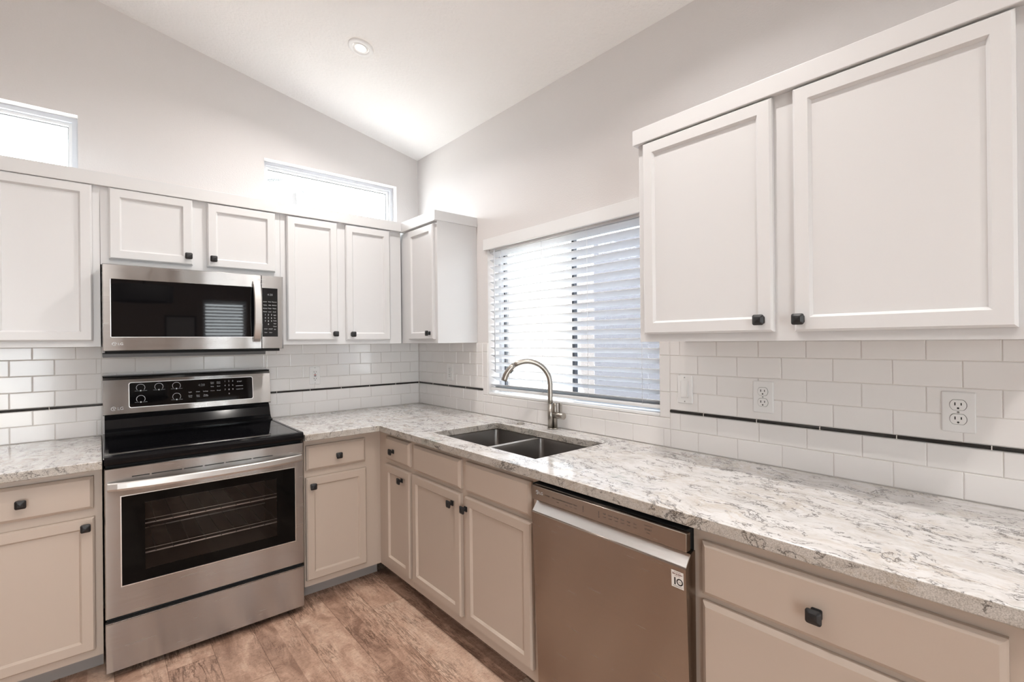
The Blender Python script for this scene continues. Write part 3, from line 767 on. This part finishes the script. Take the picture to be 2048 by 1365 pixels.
# ------------------------------------------------------------------ sink and faucet
def sink():
    t = thing('kitchen_sink', 'undermount stainless double-bowl sink set in the countertop', 'sink', (-0.34, -1.455, 0.66))
    zt = 0.8798
    def bowl(y0, y1, top):
        b = MB().use('sink'); x0, x1 = SX0+0.003, SX1+0.012
        def rr(i, z, r): return [(p[0], p[1], z) for p in rrect(lambda a, zz, d: (a, zz, 0), x0+i, x1-i, y0+i, y1-i, r, 0, 5)]
        b.loops([rr(0.0, top, 0.022), rr(0.004, top-0.02, 0.022), rr(0.012, 0.70, 0.03), rr(0.022, 0.684, 0.035), rr(0.05, 0.680, 0.04)], False, True, True)
        return b.build('bowl', t), (0.5*(x0+x1), 0.5*(y0+y1))
    divy = -1.412
    for (y0, y1) in ((divy+0.014, SY1+0.012), (SY0-0.004, divy-0.014)):
        o, c = bowl(y0, y1, zt-0.004)
        b = MB().use('steelpol')
        b.loops([[(c[0]+0.05+r*math.cos(k*math.pi/14), c[1]+r*math.sin(k*math.pi/14), z) for k in range(28)] for r, z in ((0.045, 0.6805), (0.045, 0.683), (0.036, 0.683), (0.03, 0.681))], False, True, True)
        b.build('drain', o)
    # flange and divider top
    b = MB().use('steelpol')
    b.box(SX0+0.003, SX1+0.012, divy-0.0135, divy+0.0135, zt-0.022, zt-0.003, 0.004); b.build('divider', t)
sink()
def faucet():
    bx, by = -0.062, -1.430
    t = thing('kitchen_faucet', 'brushed nickel gooseneck faucet standing behind the sink', 'faucet', (bx, by, Zc))
    b = MB().use('nickel')
    d = Vector((-0.785, 0.62, 0)).normalized()
    b.cyl((bx, by, Zc+0.0003), (bx, by, Zc+0.006), 0.0165); b.cyl((bx, by, Zc+0.006), (bx, by, 1.045), 0.0145)
    b.build('body', t)
    b = MB().use('nickel'); pts = []
    rad = 0.118; top = 1.143
    for k in range(6): pts.append((bx, by, 1.046 + (top-1.046)*k/6))
    for k in range(20):
        a = math.radians(180 - 9.4*k*0.93)
        pts.append(Vector((bx, by, top)) + d*(rad + rad*math.cos(a)) + Vector((0, 0, rad*math.sin(a))))
    n1 = len(pts) - 5
    b.tube(pts[:n1], 0.0130, 20); b.build('spout', t)
    p = pts[n1-1:]; end = p[-1] + (p[-1]-p[-2])*0.5; p = p + [end]
    b = MB().use('nickel'); b.tube(p, [0.0133]+[0.0150]*(len(p)-1), 20); sp = b.build('spray_head', t)
    b = MB().use('black'); q = Vector(p[2]); tn = (Vector(p[3])-Vector(p[1])).normalized(); inn = (Vector((bx, by, top)) + d*rad - q).normalized()
    b.tube([q - tn*0.011 + inn*0.0160, q + tn*0.011 + inn*0.0160], 0.0032, 10); b.build('spray_button', sp)
    b = MB().use('nickel')
    v = Vector((bx+0.016, by-0.018, 0))
    b.cyl((v.x, v.y, Zc+0.0003), (v.x, v.y, 0.920), 0.014); b.tube([(v.x, v.y, 0.92), (v.x, v.y, 1.042), (v.x, v.y, 1.048)], [0.0105, 0.0105, 0.006], 20)
    b.cyl((v.x-0.004, by-0.012, 0.986), (v.x-0.004, by-0.082, 0.986), 0.0165); b.build('valve_body', t)
    b = MB().use('nickel'); b.box(v.x-0.0095, v.x+0.0015, by-0.066, by-0.050, 0.986, 1.052, 0.002); b.build('lever_handle', t)
faucet()
b = MB().use('nickel')
b.loops([[(-0.075+r*math.cos(k*math.pi/14), -1.215+r*math.sin(k*math.pi/14), z) for k in range(28)] for r, z in ((0.021, Zc+0.0003), (0.021, Zc+0.004), (0.018, Zc+0.006))], True, True, True)
tag(b.build('hole_cover', None, base=Vector((-0.075, -1.215, Zc))), 'small round metal hole cover on the counter left of the faucet', 'cover')

# ------------------------------------------------------------------ range
def kitchen_range():
    X0, X1 = -1.797, -1.0515
    t = thing('electric_range', 'freestanding stainless electric range with black glass cooktop', 'range', (0.5*(X0+X1), -0.36, ZF))
    L = lambda y: PL(y)
    b = MB().use('blackdeep'); b.box(X0+0.004, X1-0.004, -0.680, -0.03, ZF+0.035, 0.285)
    b.box(X0+0.004, X1-0.004, -0.28, -0.03, 0.285, 0.886); b.box(X0+0.004, X0+0.07, -0.680, -0.28, 0.285, 0.886); b.box(X1-0.07, X1-0.004, -0.680, -0.28, 0.285, 0.886)
    b.box(X0+0.07, X1-0.07, -0.680, -0.28, 0.80, 0.886); b.build('body', t)
    for x in (X0+0.05, X1-0.05):
        for y in (-0.63, -0.08):
            b = MB().use('black'); b.cyl((x, y, ZF+0.0003), (x, y, ZF+0.036), 0.018, 0.014, 16); b.build('foot', t)
    # cooktop
    b = MB().use('blackgloss'); F = -0.716
    prof = [(-0.06, 0.889), (F+0.014, 0.889), (F+0.004, 0.893), (F, 0.903), (F, 0.914), (F+0.005, 0.924), (F+0.014, 0.9285), (F+0.03, 0.9275), (F+0.036, 0.9255), (-0.06, 0.9255)]
    b.loops([[(X0, y, z) for y, z in prof], [(X1, y, z) for y, z in prof]], True, True)
    for sx in (X0, X1):
        b.box(sx if sx == X0 else sx-0.014, sx+0.014 if sx == X0 else sx, F+0.02, -0.17, 0.9255, 0.9285, 0.0012)
    ct = b.build('cooktop', t)
    b = MB().use('blackglass'); b.box(X0+0.016, X1-0.016, F+0.038, -0.178, 0.9256, 0.9272); b.build('glass_surface', ct)
    b = MB().use('steelpol'); b.box(X0-0.0022, X0-0.0002, -0.70, -0.02, 0.9155, 0.919); b.build('side_trim', ct); b = MB().use('steelpol'); b.box(X1+0.0002, X1+0.0022, -0.70, -0.02, 0.9155, 0.919); b.build('side_trim', ct)
    # black riser below the control panel
    b = MB().use('blackgloss')
    prof = [(-0.02, 0.9258), (-0.172, 0.9258), (-0.172, 0.931), (-0.165, 0.934), (-0.150, 0.936), (-0.138, 0.942), (-0.128, 0.955), (-0.110, 0.998), (-0.092, 1.018), (-0.02, 1.018)]
    b.loops([[(X0+0.006, y, z) for y, z in prof], [(X1-0.004, y, z) for y, z in prof]], True, True); b.build('riser', t)
    # control panel (backguard)
    b = MB().use('steel')
    prof = [(-0.014, 1.019), (-0.096, 1.019), (-0.100, 1.023), (-0.078, 1.190), (-0.070, 1.202), (-0.060, 1.206), (-0.014, 1.206)]
    b.loops([[(X0, y, z) for y, z in prof], [(X1+0.006, y, z) for y, z in prof]], True, True); cp = b.build('control_panel', t)
    b = MB().use('black'); b.box(X0-0.001, X1+0.007, -0.066, -0.013, 1.2064, 1.2105, 0.001); b.build('top_cap', cp)
    def pf(a, z, d=0): # on the sloped face
        return (a, -0.100 + (z-1.023)*(0.022/0.167) - d, z)
    b = MB().use('steelpol'); b.loops([rrect(pf, -1.698, -1.137, 1.0485, 1.1755, 0.010, 0.0004), rrect(pf, -1.698, -1.137, 1.0485, 1.1755, 0.010, 0.0022), rrect(pf, -1.695, -1.140, 1.0515, 1.1725, 0.009, 0.0022)], False, False); b.build('display_bezel', cp)
    b = MB().use('blackglass'); b.loops([rrect(pf, -1.695, -1.140, 1.0515, 1.1725, 0.009, 0.0005), rrect(pf, -1.695, -1.140, 1.0515, 1.1725, 0.009, 0.0018)], False, True); dp = b.build('display', cp)
    b = MB().use('mark'); D = 0.0021
    for a, z in ((-1.650, 1.147), (-1.575, 1.147), (-1.500, 1.147), (-1.650, 1.090), (-1.500, 1.090)):
        disc_into(b, pf, a, z, D, 0.0165, 0.0185, -40, 220, 22); pbox_line = lambda x0, x1, zz, h: b.face([pf(x0, zz, D), pf(x1, zz, D), pf(x1, zz+h, D), pf(x0, zz+h, D)])
        pbox_line(a-0.003, a+0.003, z-0.019, 0.007)
    b.use('markdim')
    for a, z in ((-1.650, 1.147), (-1.575, 1.147), (-1.500, 1.147), (-1.650, 1.090), (-1.500, 1.090)):
        pbox_line(a-0.024, a-0.006, z-0.017, 0.002); pbox_line(a+0.006, a+0.026, z-0.017, 0.002)
    b.use('mark')
    for r, row in enumerate(('123', '456', '789')):
        for c_, ch in enumerate(row): text_into(b, ch, 0.012, pf, -1.277+c_*0.019, 1.152-r*0.023, D, 1, 'CENTER')
    text_into(b, '0', 0.012, pf, -1.258, 1.083, D, 1, 'CENTER')
    for a, z, s in ((-1.338, 1.152, 'Conv'), (-1.308, 1.152, 'Conv'), (-1.338, 1.145, 'Bake'), (-1.308, 1.145, 'Roast'), (-1.338, 1.129, 'Bake'), (-1.308, 1.129, 'Broil'), (-1.338, 1.106, 'Warm'), (-1.308, 1.106, 'Proof'),
                    (-1.440, 1.106, 'Light'), (-1.405, 1.106, 'Clean'), (-1.370, 1.106, 'Settings'), (-1.440, 1.087, 'Cook'), (-1.405, 1.087, 'Start'), (-1.370, 1.087, 'Timer'), (-1.440, 1.080, 'Time'), (-1.405, 1.080, 'Time'), (-1.370, 1.080, 'On/Off')):
        text_into(b, s, 0.0078, pf, a, z, D, 1, 'CENTER')
    text_into(b, 'START', 0.0085, pf, -1.205, 1.148, D, 1, 'CENTER'); pbox_line(-1.224, -1.188, 1.126, 0.0022); text_into(b, 'CLEAR OFF', 0.007, pf, -1.205, 1.106, D, 1, 'CENTER')
    b.use('markdim'); text_into(b, '4:20', 0.018, pf, -1.388, 1.137, D, 1, 'CENTER')
    b.build('display_markings', dp)
    badge(pf, -1.757, 1.050, 0.0006, 0.020, 1, cp)
    # oven door
    Y = -0.706; P = PL(Y)
    W0, W1, V0, V1 = -1.747, -1.0905, 0.405, 0.762
    zt, zb_, dk = 0.8775, 0.287, 0.024
    b = MB().use('steel')
    def rg(a0, a1, z0, z1, d): return [P(a0, z0, d), P(a1, z0, d), P(a1, z1, d), P(a0, z1, d)]
    b.loops([rg(W0, W1, V0, V1, -dk), rg(X0, X1, zb_, zt, -dk), rg(X0, X1, zb_, zt, -0.004), rg(X0+0.003, X1-0.003, zb_+0.003, zt-0.003, 0), rg(W0-0.002, W1+0.002, V0-0.002, V1+0.002, 0), rg(W0, W1, V0, V1, -0.002), rg(W0, W1, V0, V1, -dk)], False, False)
    dr = b.build('oven_door', t)
    b = MB().use('steelpol'); b.loops([rg(W0-0.002, W1+0.002, V0-0.002, V1+0.002, 0.0003), rg(W0-0.002, W1+0.002, V0-0.002, V1+0.002, 0.0015), rg(W0+0.0015, W1-0.0015, V0+0.0015, V1-0.0015, 0.0015), rg(W0+0.0015, W1-0.0015, V0+0.0015, V1-0.0015, -0.002)], False, False); b.build('window_trim', dr)
    I0, I1, J0, J1 = -1.671, -1.172, 0.449, 0.722
    b = MB().use('ovenglass')
    b.loops([rg(W0, W1, V0, V1, -0.003), rg(I0, I1, J0, J1, -0.003), rg(I0, I1, J0, J1, -0.010), rg(W0, W1, V0, V1, -0.010)], False, False); b.build('glass_border', dr)
    b = MB().use('ovenpane'); b.face(rg(I0, I1, J0, J1, -0.004)); b.build('window_pane', dr)
    b = MB().use('slot')
    for a0, a1 in ((-1.712, -1.655), (-1.648, -1.545), (-1.538, -1.470), (-1.463, -1.390), (-1.383, -1.280), (-1.273, -1.190)): pbox(b, P, a0, a1, 0.8335, 0.8375, -0.001, 0.0006)
    b.build('vent_slots', dr)
    b = MB().use('handle'); n = 24; R = []
    for k in range(n+1):
        u = k/n; x = -1.788 + (1.788-1.062)*u
        bow = 0.012 + 0.044*(1-(2*u-1)**2)**0.75
        zt_, zl = 0.822, 0.787
        th = 0.012 if 0 < k < n else 0.011
        R.append([(x, Y-bow, zl+0.004), (x, Y-bow-0.003, zl+0.012), (x, Y-bow-0.002, zt_-0.003), (x, Y-bow+0.001, zt_), (x, min(Y-0.0004, Y-bow+th), zt_), (x, min(Y-0.0004, Y-bow+th), zl+0.001)])
    b.loops(R, True, True); b.build('door_handle', dr)
    # oven cavity and racks
    b = MB().use('cavity')
    cx0, cx1, cy0, cy1, cz0, cz1 = X0+0.075, X1-0.075, -0.675, -0.284, 0.40, 0.785
    for f in ([(cx0,cy1,cz0),(cx1,cy1,cz0),(cx1,cy1,cz1),(cx0,cy1,cz1)], [(cx0,cy0,cz0),(cx1,cy0,cz0),(cx1,cy1,cz0),(cx0,cy1,cz0)], [(cx0,cy0,cz1),(cx1,cy0,cz1),(cx1,cy1,cz1),(cx0,cy1,cz1)],
              [(cx0,cy0,cz0),(cx0,cy1,cz0),(cx0,cy1,cz1),(cx0,cy0,cz1)], [(cx1,cy0,cz0),(cx1,cy1,cz0),(cx1,cy1,cz1),(cx1,cy0,cz1)]): b.face(f)
    b.build('oven_cavity', t)
    for z in (0.500, 0.622):
        b = MB().use('rack')
        for y in (-0.655, -0.31): b.tube([(cx0+0.006, y, z), (cx1-0.006, y, z)], 0.0033, 8)
        b.tube([(cx0+0.006, -0.655, z+0.016), (cx1-0.006, -0.655, z+0.016)], 0.0014, 6)
        b.use('darkgrey')
        for k in range(10):
            x = cx0+0.03 + (cx1-cx0-0.06)*k/9; b.tube([(x, -0.659, z+0.002), (x, -0.652, z+0.0042), (x, -0.31, z+0.002)], [0.0018, 0.0018, 0.0008], 6)
        b.build('oven_rack', t)
    # drawer
    P = PL(-0.704)
    b = MB().use('steel')
    b.loops([rg(X0, X1, 0.075, 0.2675, -dk), rg(X0, X1, 0.075, 0.2675, -0.004), rg(X0+0.002, X1-0.002, 0.077, 0.2655, 0)], True, True); dw = b.build('storage_drawer', t)
    b = MB().use('steelpol'); b.box(X0+0.001, X1-0.001, -0.7045, -0.683, 0.2678, 0.2695); b.build('drawer_lip', dw)
kitchen_range()

# ------------------------------------------------------------------ microwave
def microwave():
    X0, X1, Y = -1.797, -1.0505, -0.400
    z0, z1 = 1.337, 1.7245
    t = thing('microwave', 'stainless over-the-range microwave with black glass door', 'microwave', (0.5*(X0+X1), -0.2, z0))
    b = MB().use('darkgrey'); b.box(X0+0.002, X1-0.002, -0.372, -0.0095, z0, z1-0.002); b.build('body', t)
    P = PL(Y); SM = -1.1605; dk = 0.026
    def rg(a0, a1, c0, c1, d): return [P(a0, c0, d), P(a1, c0, d), P(a1, c1, d), P(a0, c1, d)]
    W0, W1, V0, V1 = -1.767, -1.1645, 1.401, 1.6575
    b = MB().use('steel')
    b.loops([rg(W0, SM-0.001, V0, V1, -dk), rg(X0, SM-0.001, z0, z1, -dk), rg(X0, SM-0.001, z0, z1, -0.004), rg(X0+0.003, SM-0.002, z0+0.003, z1-0.003, 0), rg(W0-0.002, SM-0.0015, V0-0.002, V1+0.002, 0), rg(W0, SM-0.0015, V0, V1, -0.002), rg(W0, SM-0.001, V0, V1, -dk)], False, False)
    dr = b.build('door', t)
    b = MB().use('blackglass'); b.loops([rg(W0, SM-0.0012, V0, V1, -0.012), rg(W0, SM-0.0012, V0, V1, -0.0015)], False, True); b.build('door_glass', dr)
    b = MB().use('steelpol'); b.box(W0-0.003, SM-0.0015, Y-0.0018, Y-0.0003, V0-0.003, V0-0.0005); b.box(W0-0.003, W0-0.0005, Y-0.0018, Y-0.0003, V0-0.003, V1+0.001); b.build('window_trim', dr)
    b = MB().use('handle'); R = []
    for k in range(21):
        u = k/20; z = 1.375 + (1.688-1.375)*u; bow = 0.006 + 0.036*(1-(2*u-1)**2)**0.7
        R.append([(-1.203, Y-bow, z), (-1.200, Y-bow-0.004, z), (-1.172, Y-bow-0.006, z), (-1.168, Y-bow-0.003, z), (-1.168, min(Y-0.0004, Y-bow+0.008), z), (-1.203, min(Y-0.0004, Y-bow+0.008), z)])
    b.loops(R, True, True); b.build('door_handle', dr)
    badge(P, -1.757, 1.369, 0.0006, 0.016, 1, dr)
    B0, B1 = -1.1575, -1.082
    b = MB().use('steel')
    b.loops([rg(B0, B1, V0, V1, -dk), rg(SM+0.001, X1, z0, z1, -dk), rg(SM+0.001, X1, z0, z1, -0.014), rg(SM+0.002, X1-0.012, z0+0.003, z1-0.003, 0), rg(B0, B1, V0, V1, 0), rg(B0, B1, V0, V1, -dk)], False, False); cp = b.build('control_panel', t)
    b = MB().use('blackglass'); b.loops([rg(B0, B1, V0, V1, -0.010), rg(B0, B1, V0, V1, -0.0005)], False, True); kp = b.build('keypad', cp)
    b = MB().use('mark'); D = 0.0002
    for r, row in enumerate(('123', '456', '789')):
        for c_, ch in enumerate(row): text_into(b, ch, 0.0105, P, -1.143+c_*0.0150, 1.513-r*0.0165, D, 1, 'CENTER')
    text_into(b, '0', 0.0105, P, -1.128, 1.4635, D, 1, 'CENTER')
    words = (('Sensor', 'Auto', 'Popcorn'), ('Soften', 'Melt', 'Defrost'), ('Kitchen', 'Timer', 'Warm'), ('Power', 'Level', 'Cook'))
    for r, row in enumerate(words):
        for c_, s in enumerate(row): text_into(b, s, 0.0068, P, -1.1435+c_*0.0225, 1.583-r*0.0175, D, 1, 'CENTER', 0.0)
    for r, s in enumerate(('Light', 'Fan', 'Turbo', 'Vent', 'Clock', 'Set')): text_into(b, s, 0.0068, P, -1.0965, 1.513-r*0.0150, D, 1, 'CENTER')
    for c_, (s, s2) in enumerate((('STOP', 'Clear'), ('START', 'Enter'))): text_into(b, s, 0.0068, P, -1.141+c_*0.024, 1.439, D, 1, 'CENTER'); text_into(b, s2, 0.0062, P, -1.141+c_*0.024, 1.421, D, 1, 'CENTER')
    b.use('markdim'); text_into(b, '4:20', 0.015, P, -1.119, 1.618, D, 1, 'CENTER'); b.build('keypad_markings', kp)
    b = MB().use('darkgrey'); b.loops([[(X0, -0.392, 1.3085), (-1.142, -0.392, 1.3085), (-1.142, -0.02, 1.3085), (X0, -0.02, 1.3085)], [(X0, -0.395, 1.3245), (-1.142, -0.395, 1.3245), (-1.142, -0.02, 1.3245), (X0, -0.02, 1.3245)]]); vg = b.build('vent_tray', t)
    b = MB().use('blackdeep'); b.box(X0+0.01, X1-0.02, -0.385, -0.03, 1.325, 1.3365); b.build('vent_recess', t)
microwave()

# ------------------------------------------------------------------ dishwasher
def dishwasher():
    Y0, Y1 = -2.5095, -1.929
    t = thing('dishwasher', 'stainless dishwasher under the counter with a warranty sticker', 'dishwasher', (-0.33, -2.22, ZF))
    b = MB().use('blackdeep'); b.box(-0.60, -0.03, Y0, Y1, 0.13, 0.874); b.box(-0.56, -0.05, Y0, Y1, ZF+0.0006, 0.13); b.build('tub', t)
    ya, yb = -2.524, -1.951      # door width
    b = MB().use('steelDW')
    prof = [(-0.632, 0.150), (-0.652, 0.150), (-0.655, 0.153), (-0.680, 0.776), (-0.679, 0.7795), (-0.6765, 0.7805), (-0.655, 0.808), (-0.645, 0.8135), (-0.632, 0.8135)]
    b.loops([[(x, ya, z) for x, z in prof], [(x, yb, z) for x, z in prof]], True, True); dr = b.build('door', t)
    b = MB().use('steelpol'); prof = [(-0.6770, 0.7802), (-0.6553, 0.8077), (-0.6553, 0.8097), (-0.6776, 0.7814)]  # paler steel laid over the lip for the ceiling light it catches
    b.loops([[(x, ya+0.001, z) for x, z in prof], [(x, yb-0.001, z) for x, z in prof]], True, True); b.build('grip_lip', dr)
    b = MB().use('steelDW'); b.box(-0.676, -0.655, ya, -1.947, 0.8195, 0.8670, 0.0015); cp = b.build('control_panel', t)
    b = MB().use('blackdeep'); b.box(-0.6315, -0.602, Y0, Y1, 0.150, 0.8137); b.box(-0.6545, -0.602, Y0, Y1, 0.8137, 0.8660); b.build('inner_door', t)
    b = MB().use('black'); b.box(-0.545, -0.53, Y0, Y1, ZF+0.0006, 0.145); b.build('toe_kick', t)
    P = PR(-0.6762)
    badge(P, -1.975, 0.8475, 0.0001, 0.014, -1, cp)
    b = MB().use('markdark')
    def bar(y, z, w, h): b.face([P(y, z, 0.0001), P(y-w, z, 0.0001), P(y-w, z+h, 0.0001), P(y, z+h, 0.0001)])
    def words(y, z, s, size): text_into(b, s, size, P, y, z, 0.0001, -1, 'CENTER')
    words(-2.022, 0.843, 'POWER', 0.0068)
    for k, s in enumerate(('Auto', 'Heavy', 'Delicate', 'Normal', 'Quick', 'Rinse')): words(-2.052-0.019*k, 0.8435, s, 0.0066)
    for k in (1, 3, 4, 5): words(-2.052-0.019*k, 0.8345, 'Cycle', 0.005)
    for k in range(2): bar(-2.178-0.062*k, 0.838, 0.0022, 0.014); bar(-2.1775-0.062*k, 0.833, 0.0035, 0.003)
    for k, s in enumerate(('Half', 'Steam', 'Energy', 'Dual', 'High', 'Dry')):
        words(-2.262-0.0215*k, 0.847, s, 0.0062); words(-2.262-0.0215*k, 0.838, 'Load', 0.0058)
    words(-2.412, 0.8545, 'Control Lock', 0.0048); words(-2.412, 0.8425, 'START', 0.0078); words(-2.412, 0.835, 'Delay', 0.005)
    b.build('panel_markings', cp)
    # sticker on the door face (the door leans in towards its foot)
    k = 0.025/0.623
    S = lambda y, z, d=0: (-0.680 + (0.776-z)*k - d, y, z)
    b = MB().use('sticker'); b.face([S(-2.483, 0.7215, 0.0004), S(-2.5175, 0.7215, 0.0004), S(-2.5175, 0.7655, 0.0004), S(-2.483, 0.7655, 0.0004)]); st = b.build('sticker', dr)
    b = MB().use('stickerred')
    text_into(b, 'INVERTER', 0.0042, S, -2.5003, 0.7606, 0.0006, -1, 'CENTER'); text_into(b, 'Direct Drive', 0.0056, S, -2.5003, 0.7555, 0.0006, -1, 'CENTER', 0.0003); text_into(b, 'MOTOR', 0.0042, S, -2.5003, 0.7512, 0.0006, -1, 'CENTER')
    b.use('black'); text_into(b, '1', 0.0255, S, -2.4865, 0.7295, 0.0006, -1, 'LEFT', 0.0008); disc_into(b, S, -2.5065, 0.7382, 0.0006, 0.0060, 0.0092)
    text_into(b, 'YEAR', 0.0035, S, -2.5065, 0.7370, 0.0006, -1, 'CENTER'); text_into(b, 'WARRANTY', 0.0048, S, -2.5003, 0.7240, 0.0006, -1, 'CENTER')
    b.build('sticker_print', st)
dishwasher()

# ------------------------------------------------------------------ things seen only as reflections
def pendant():
    c = (-1.42, -4.55); zc = 1.95; zt = ceil_z(c[0])
    t = thing('pendant_lamp', 'dark drum pendant lamp reflected in the microwave door glass', 'lamp', (c[0], c[1], zc))
    rg = lambda r, z: [(c[0]+r*math.cos(k*math.pi/18), c[1]+r*math.sin(k*math.pi/18), z) for k in range(36)]
    b = MB().use('shade'); b.loops([rg(0.28, zc-0.09), rg(0.28, zc+0.09), rg(0.275, zc+0.09), rg(0.275, zc-0.09), rg(0.28, zc-0.09)], False, False, True); b.build('lamp_shade', t)
    b = MB().use('black'); b.cyl((c[0], c[1], zc-0.02), (c[0], c[1], zt-0.002), 0.006, n=10); b.tube([(c[0]-0.277, c[1], zc+0.06), (c[0]+0.277, c[1], zc+0.06)], 0.004, 8); b.build('stem', t)
pendant()
t = thing('framed_picture', 'dark framed picture on the rear wall, reflected in the microwave door', 'picture', (-0.95, YR, 1.55))
b = MB().use('black'); pf = lambda a, z, d=0: (a, YR + d, z)
r = lambda i, d: ring(pf, -1.14, -0.78, 1.40, 1.76, i, d)
b.loops([r(0, 0.0005), r(0, 0.02), r(0.02, 0.02), r(0.02, 0.008)], False, False); b.build('frame', t)
b = MB().use('print'); b.face(r(0.02, 0.008)); b.build('print', t)

# ------------------------------------------------------------------ outdoors
b = MB().use('lowbounce'); b.box(0.16, 14, -12, 14, ZF-0.25, ZF-0.05); b.use('concrete'); b.box(-14, 0.16, 0.16, 14, ZF-0.25, ZF-0.05); b.box(-14, 14, -14, YR-0.16, ZF-0.25, ZF-0.05)  # ground tones set for bounce: dim by the blind, bright below the clerestories
struct(b.build('ground'))
b = MB().use('block'); b.box(4.0, 4.2, -8, 9, ZF-0.05, 2.35)  # brought close and raised to block bright sky behind the slats
tag(b.build('sky_screen_wall', None, base=Vector((4.1, 0.5, ZF-0.05))), 'block garden wall added to screen bright sky between the blind slats', 'wall')
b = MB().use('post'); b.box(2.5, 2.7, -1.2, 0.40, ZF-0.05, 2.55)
tag(b.build('patio_wall', None, base=Vector((2.6, -0.4, ZF-0.05))), 'shade-toned stucco patio wall outside behind the right half of the blind', 'wall')
def patio_chair(x, y):
    t = thing('patio_chair', 'white round-backed patio chair outside, seen low through the blind', 'chair', (x, y, ZF-0.05))
    z0 = ZF-0.05
    b = MB().use('chair'); b.box(x-0.22, x+0.22, y-0.22, y+0.22, z0+0.72, z0+0.75, 0.01); b.build('seat', t)
    b = MB().use('chair')
    b.tube([(x-0.2, y+0.21*math.cos(math.radians(a)), z0+0.76+0.42*math.sin(math.radians(a))) for a in range(0, 181, 12)], 0.014, 10)
    for k in (-0.1, 0, 0.1): b.tube([(x-0.2, y+k, z0+0.75), (x-0.2, y+k, z0+0.76+0.42*math.sqrt(1-(k/0.21)**2))], 0.008, 8)
    b.build('backrest', t)
    for sx in (-0.19, 0.19):
        for sy in (-0.19, 0.19):
            b = MB().use('chair'); b.tube([(x+sx, y+sy, z0+0.001), (x+sx, y+sy, z0+0.72)], 0.014, 10); b.build('leg', t)
patio_chair(1.0, -0.72)
def palm():
    x, y, h = 3.05, 13.5, 6.75; z0 = ZF-0.05
    t = thing('palm_tree', 'pale palm tree outside, seen through the small window above the corner cabinets', 'tree', (x, y, z0))
    b = MB().use('trunk'); b.tube([(x, y, z0), (x+0.05, y, 3.5), (x, y, h)], [0.16, 0.13, 0.11], 12); b.build('trunk', t)
    b = MB().use('frond')
    for k in range(26):
        a = k*2.399; el = math.radians(-55 + 115*((k*0.618) % 1)); ln = 0.85 + 0.3*((k*0.37) % 1)
        d = Vector((math.cos(a)*math.cos(el), math.sin(a)*math.cos(el), math.sin(el))); p0 = Vector((x, y, h)); side = d.cross(Vector((0, 0, 1))).normalized()
        for j in range(9):
            u = 0.35 + 0.07*j; base_ = p0 + d*ln*u - Vector((0, 0, 0.25*u*u))
            for s in (-1, 1):
                tip = base_ + side*s*0.24*(1.1-u*0.5) + d*0.18 - Vector((0, 0, 0.12)); w_ = d*0.018
                b.face([base_-w_, base_+w_, tip])
    b.build('fronds', t)
palm()

# ------------------------------------------------------------------ lower the whole plan so the floor lies at z = 0
for o in bpy.data.objects:
    if o.parent is None and o is not cam: o.location.z += ZOFF
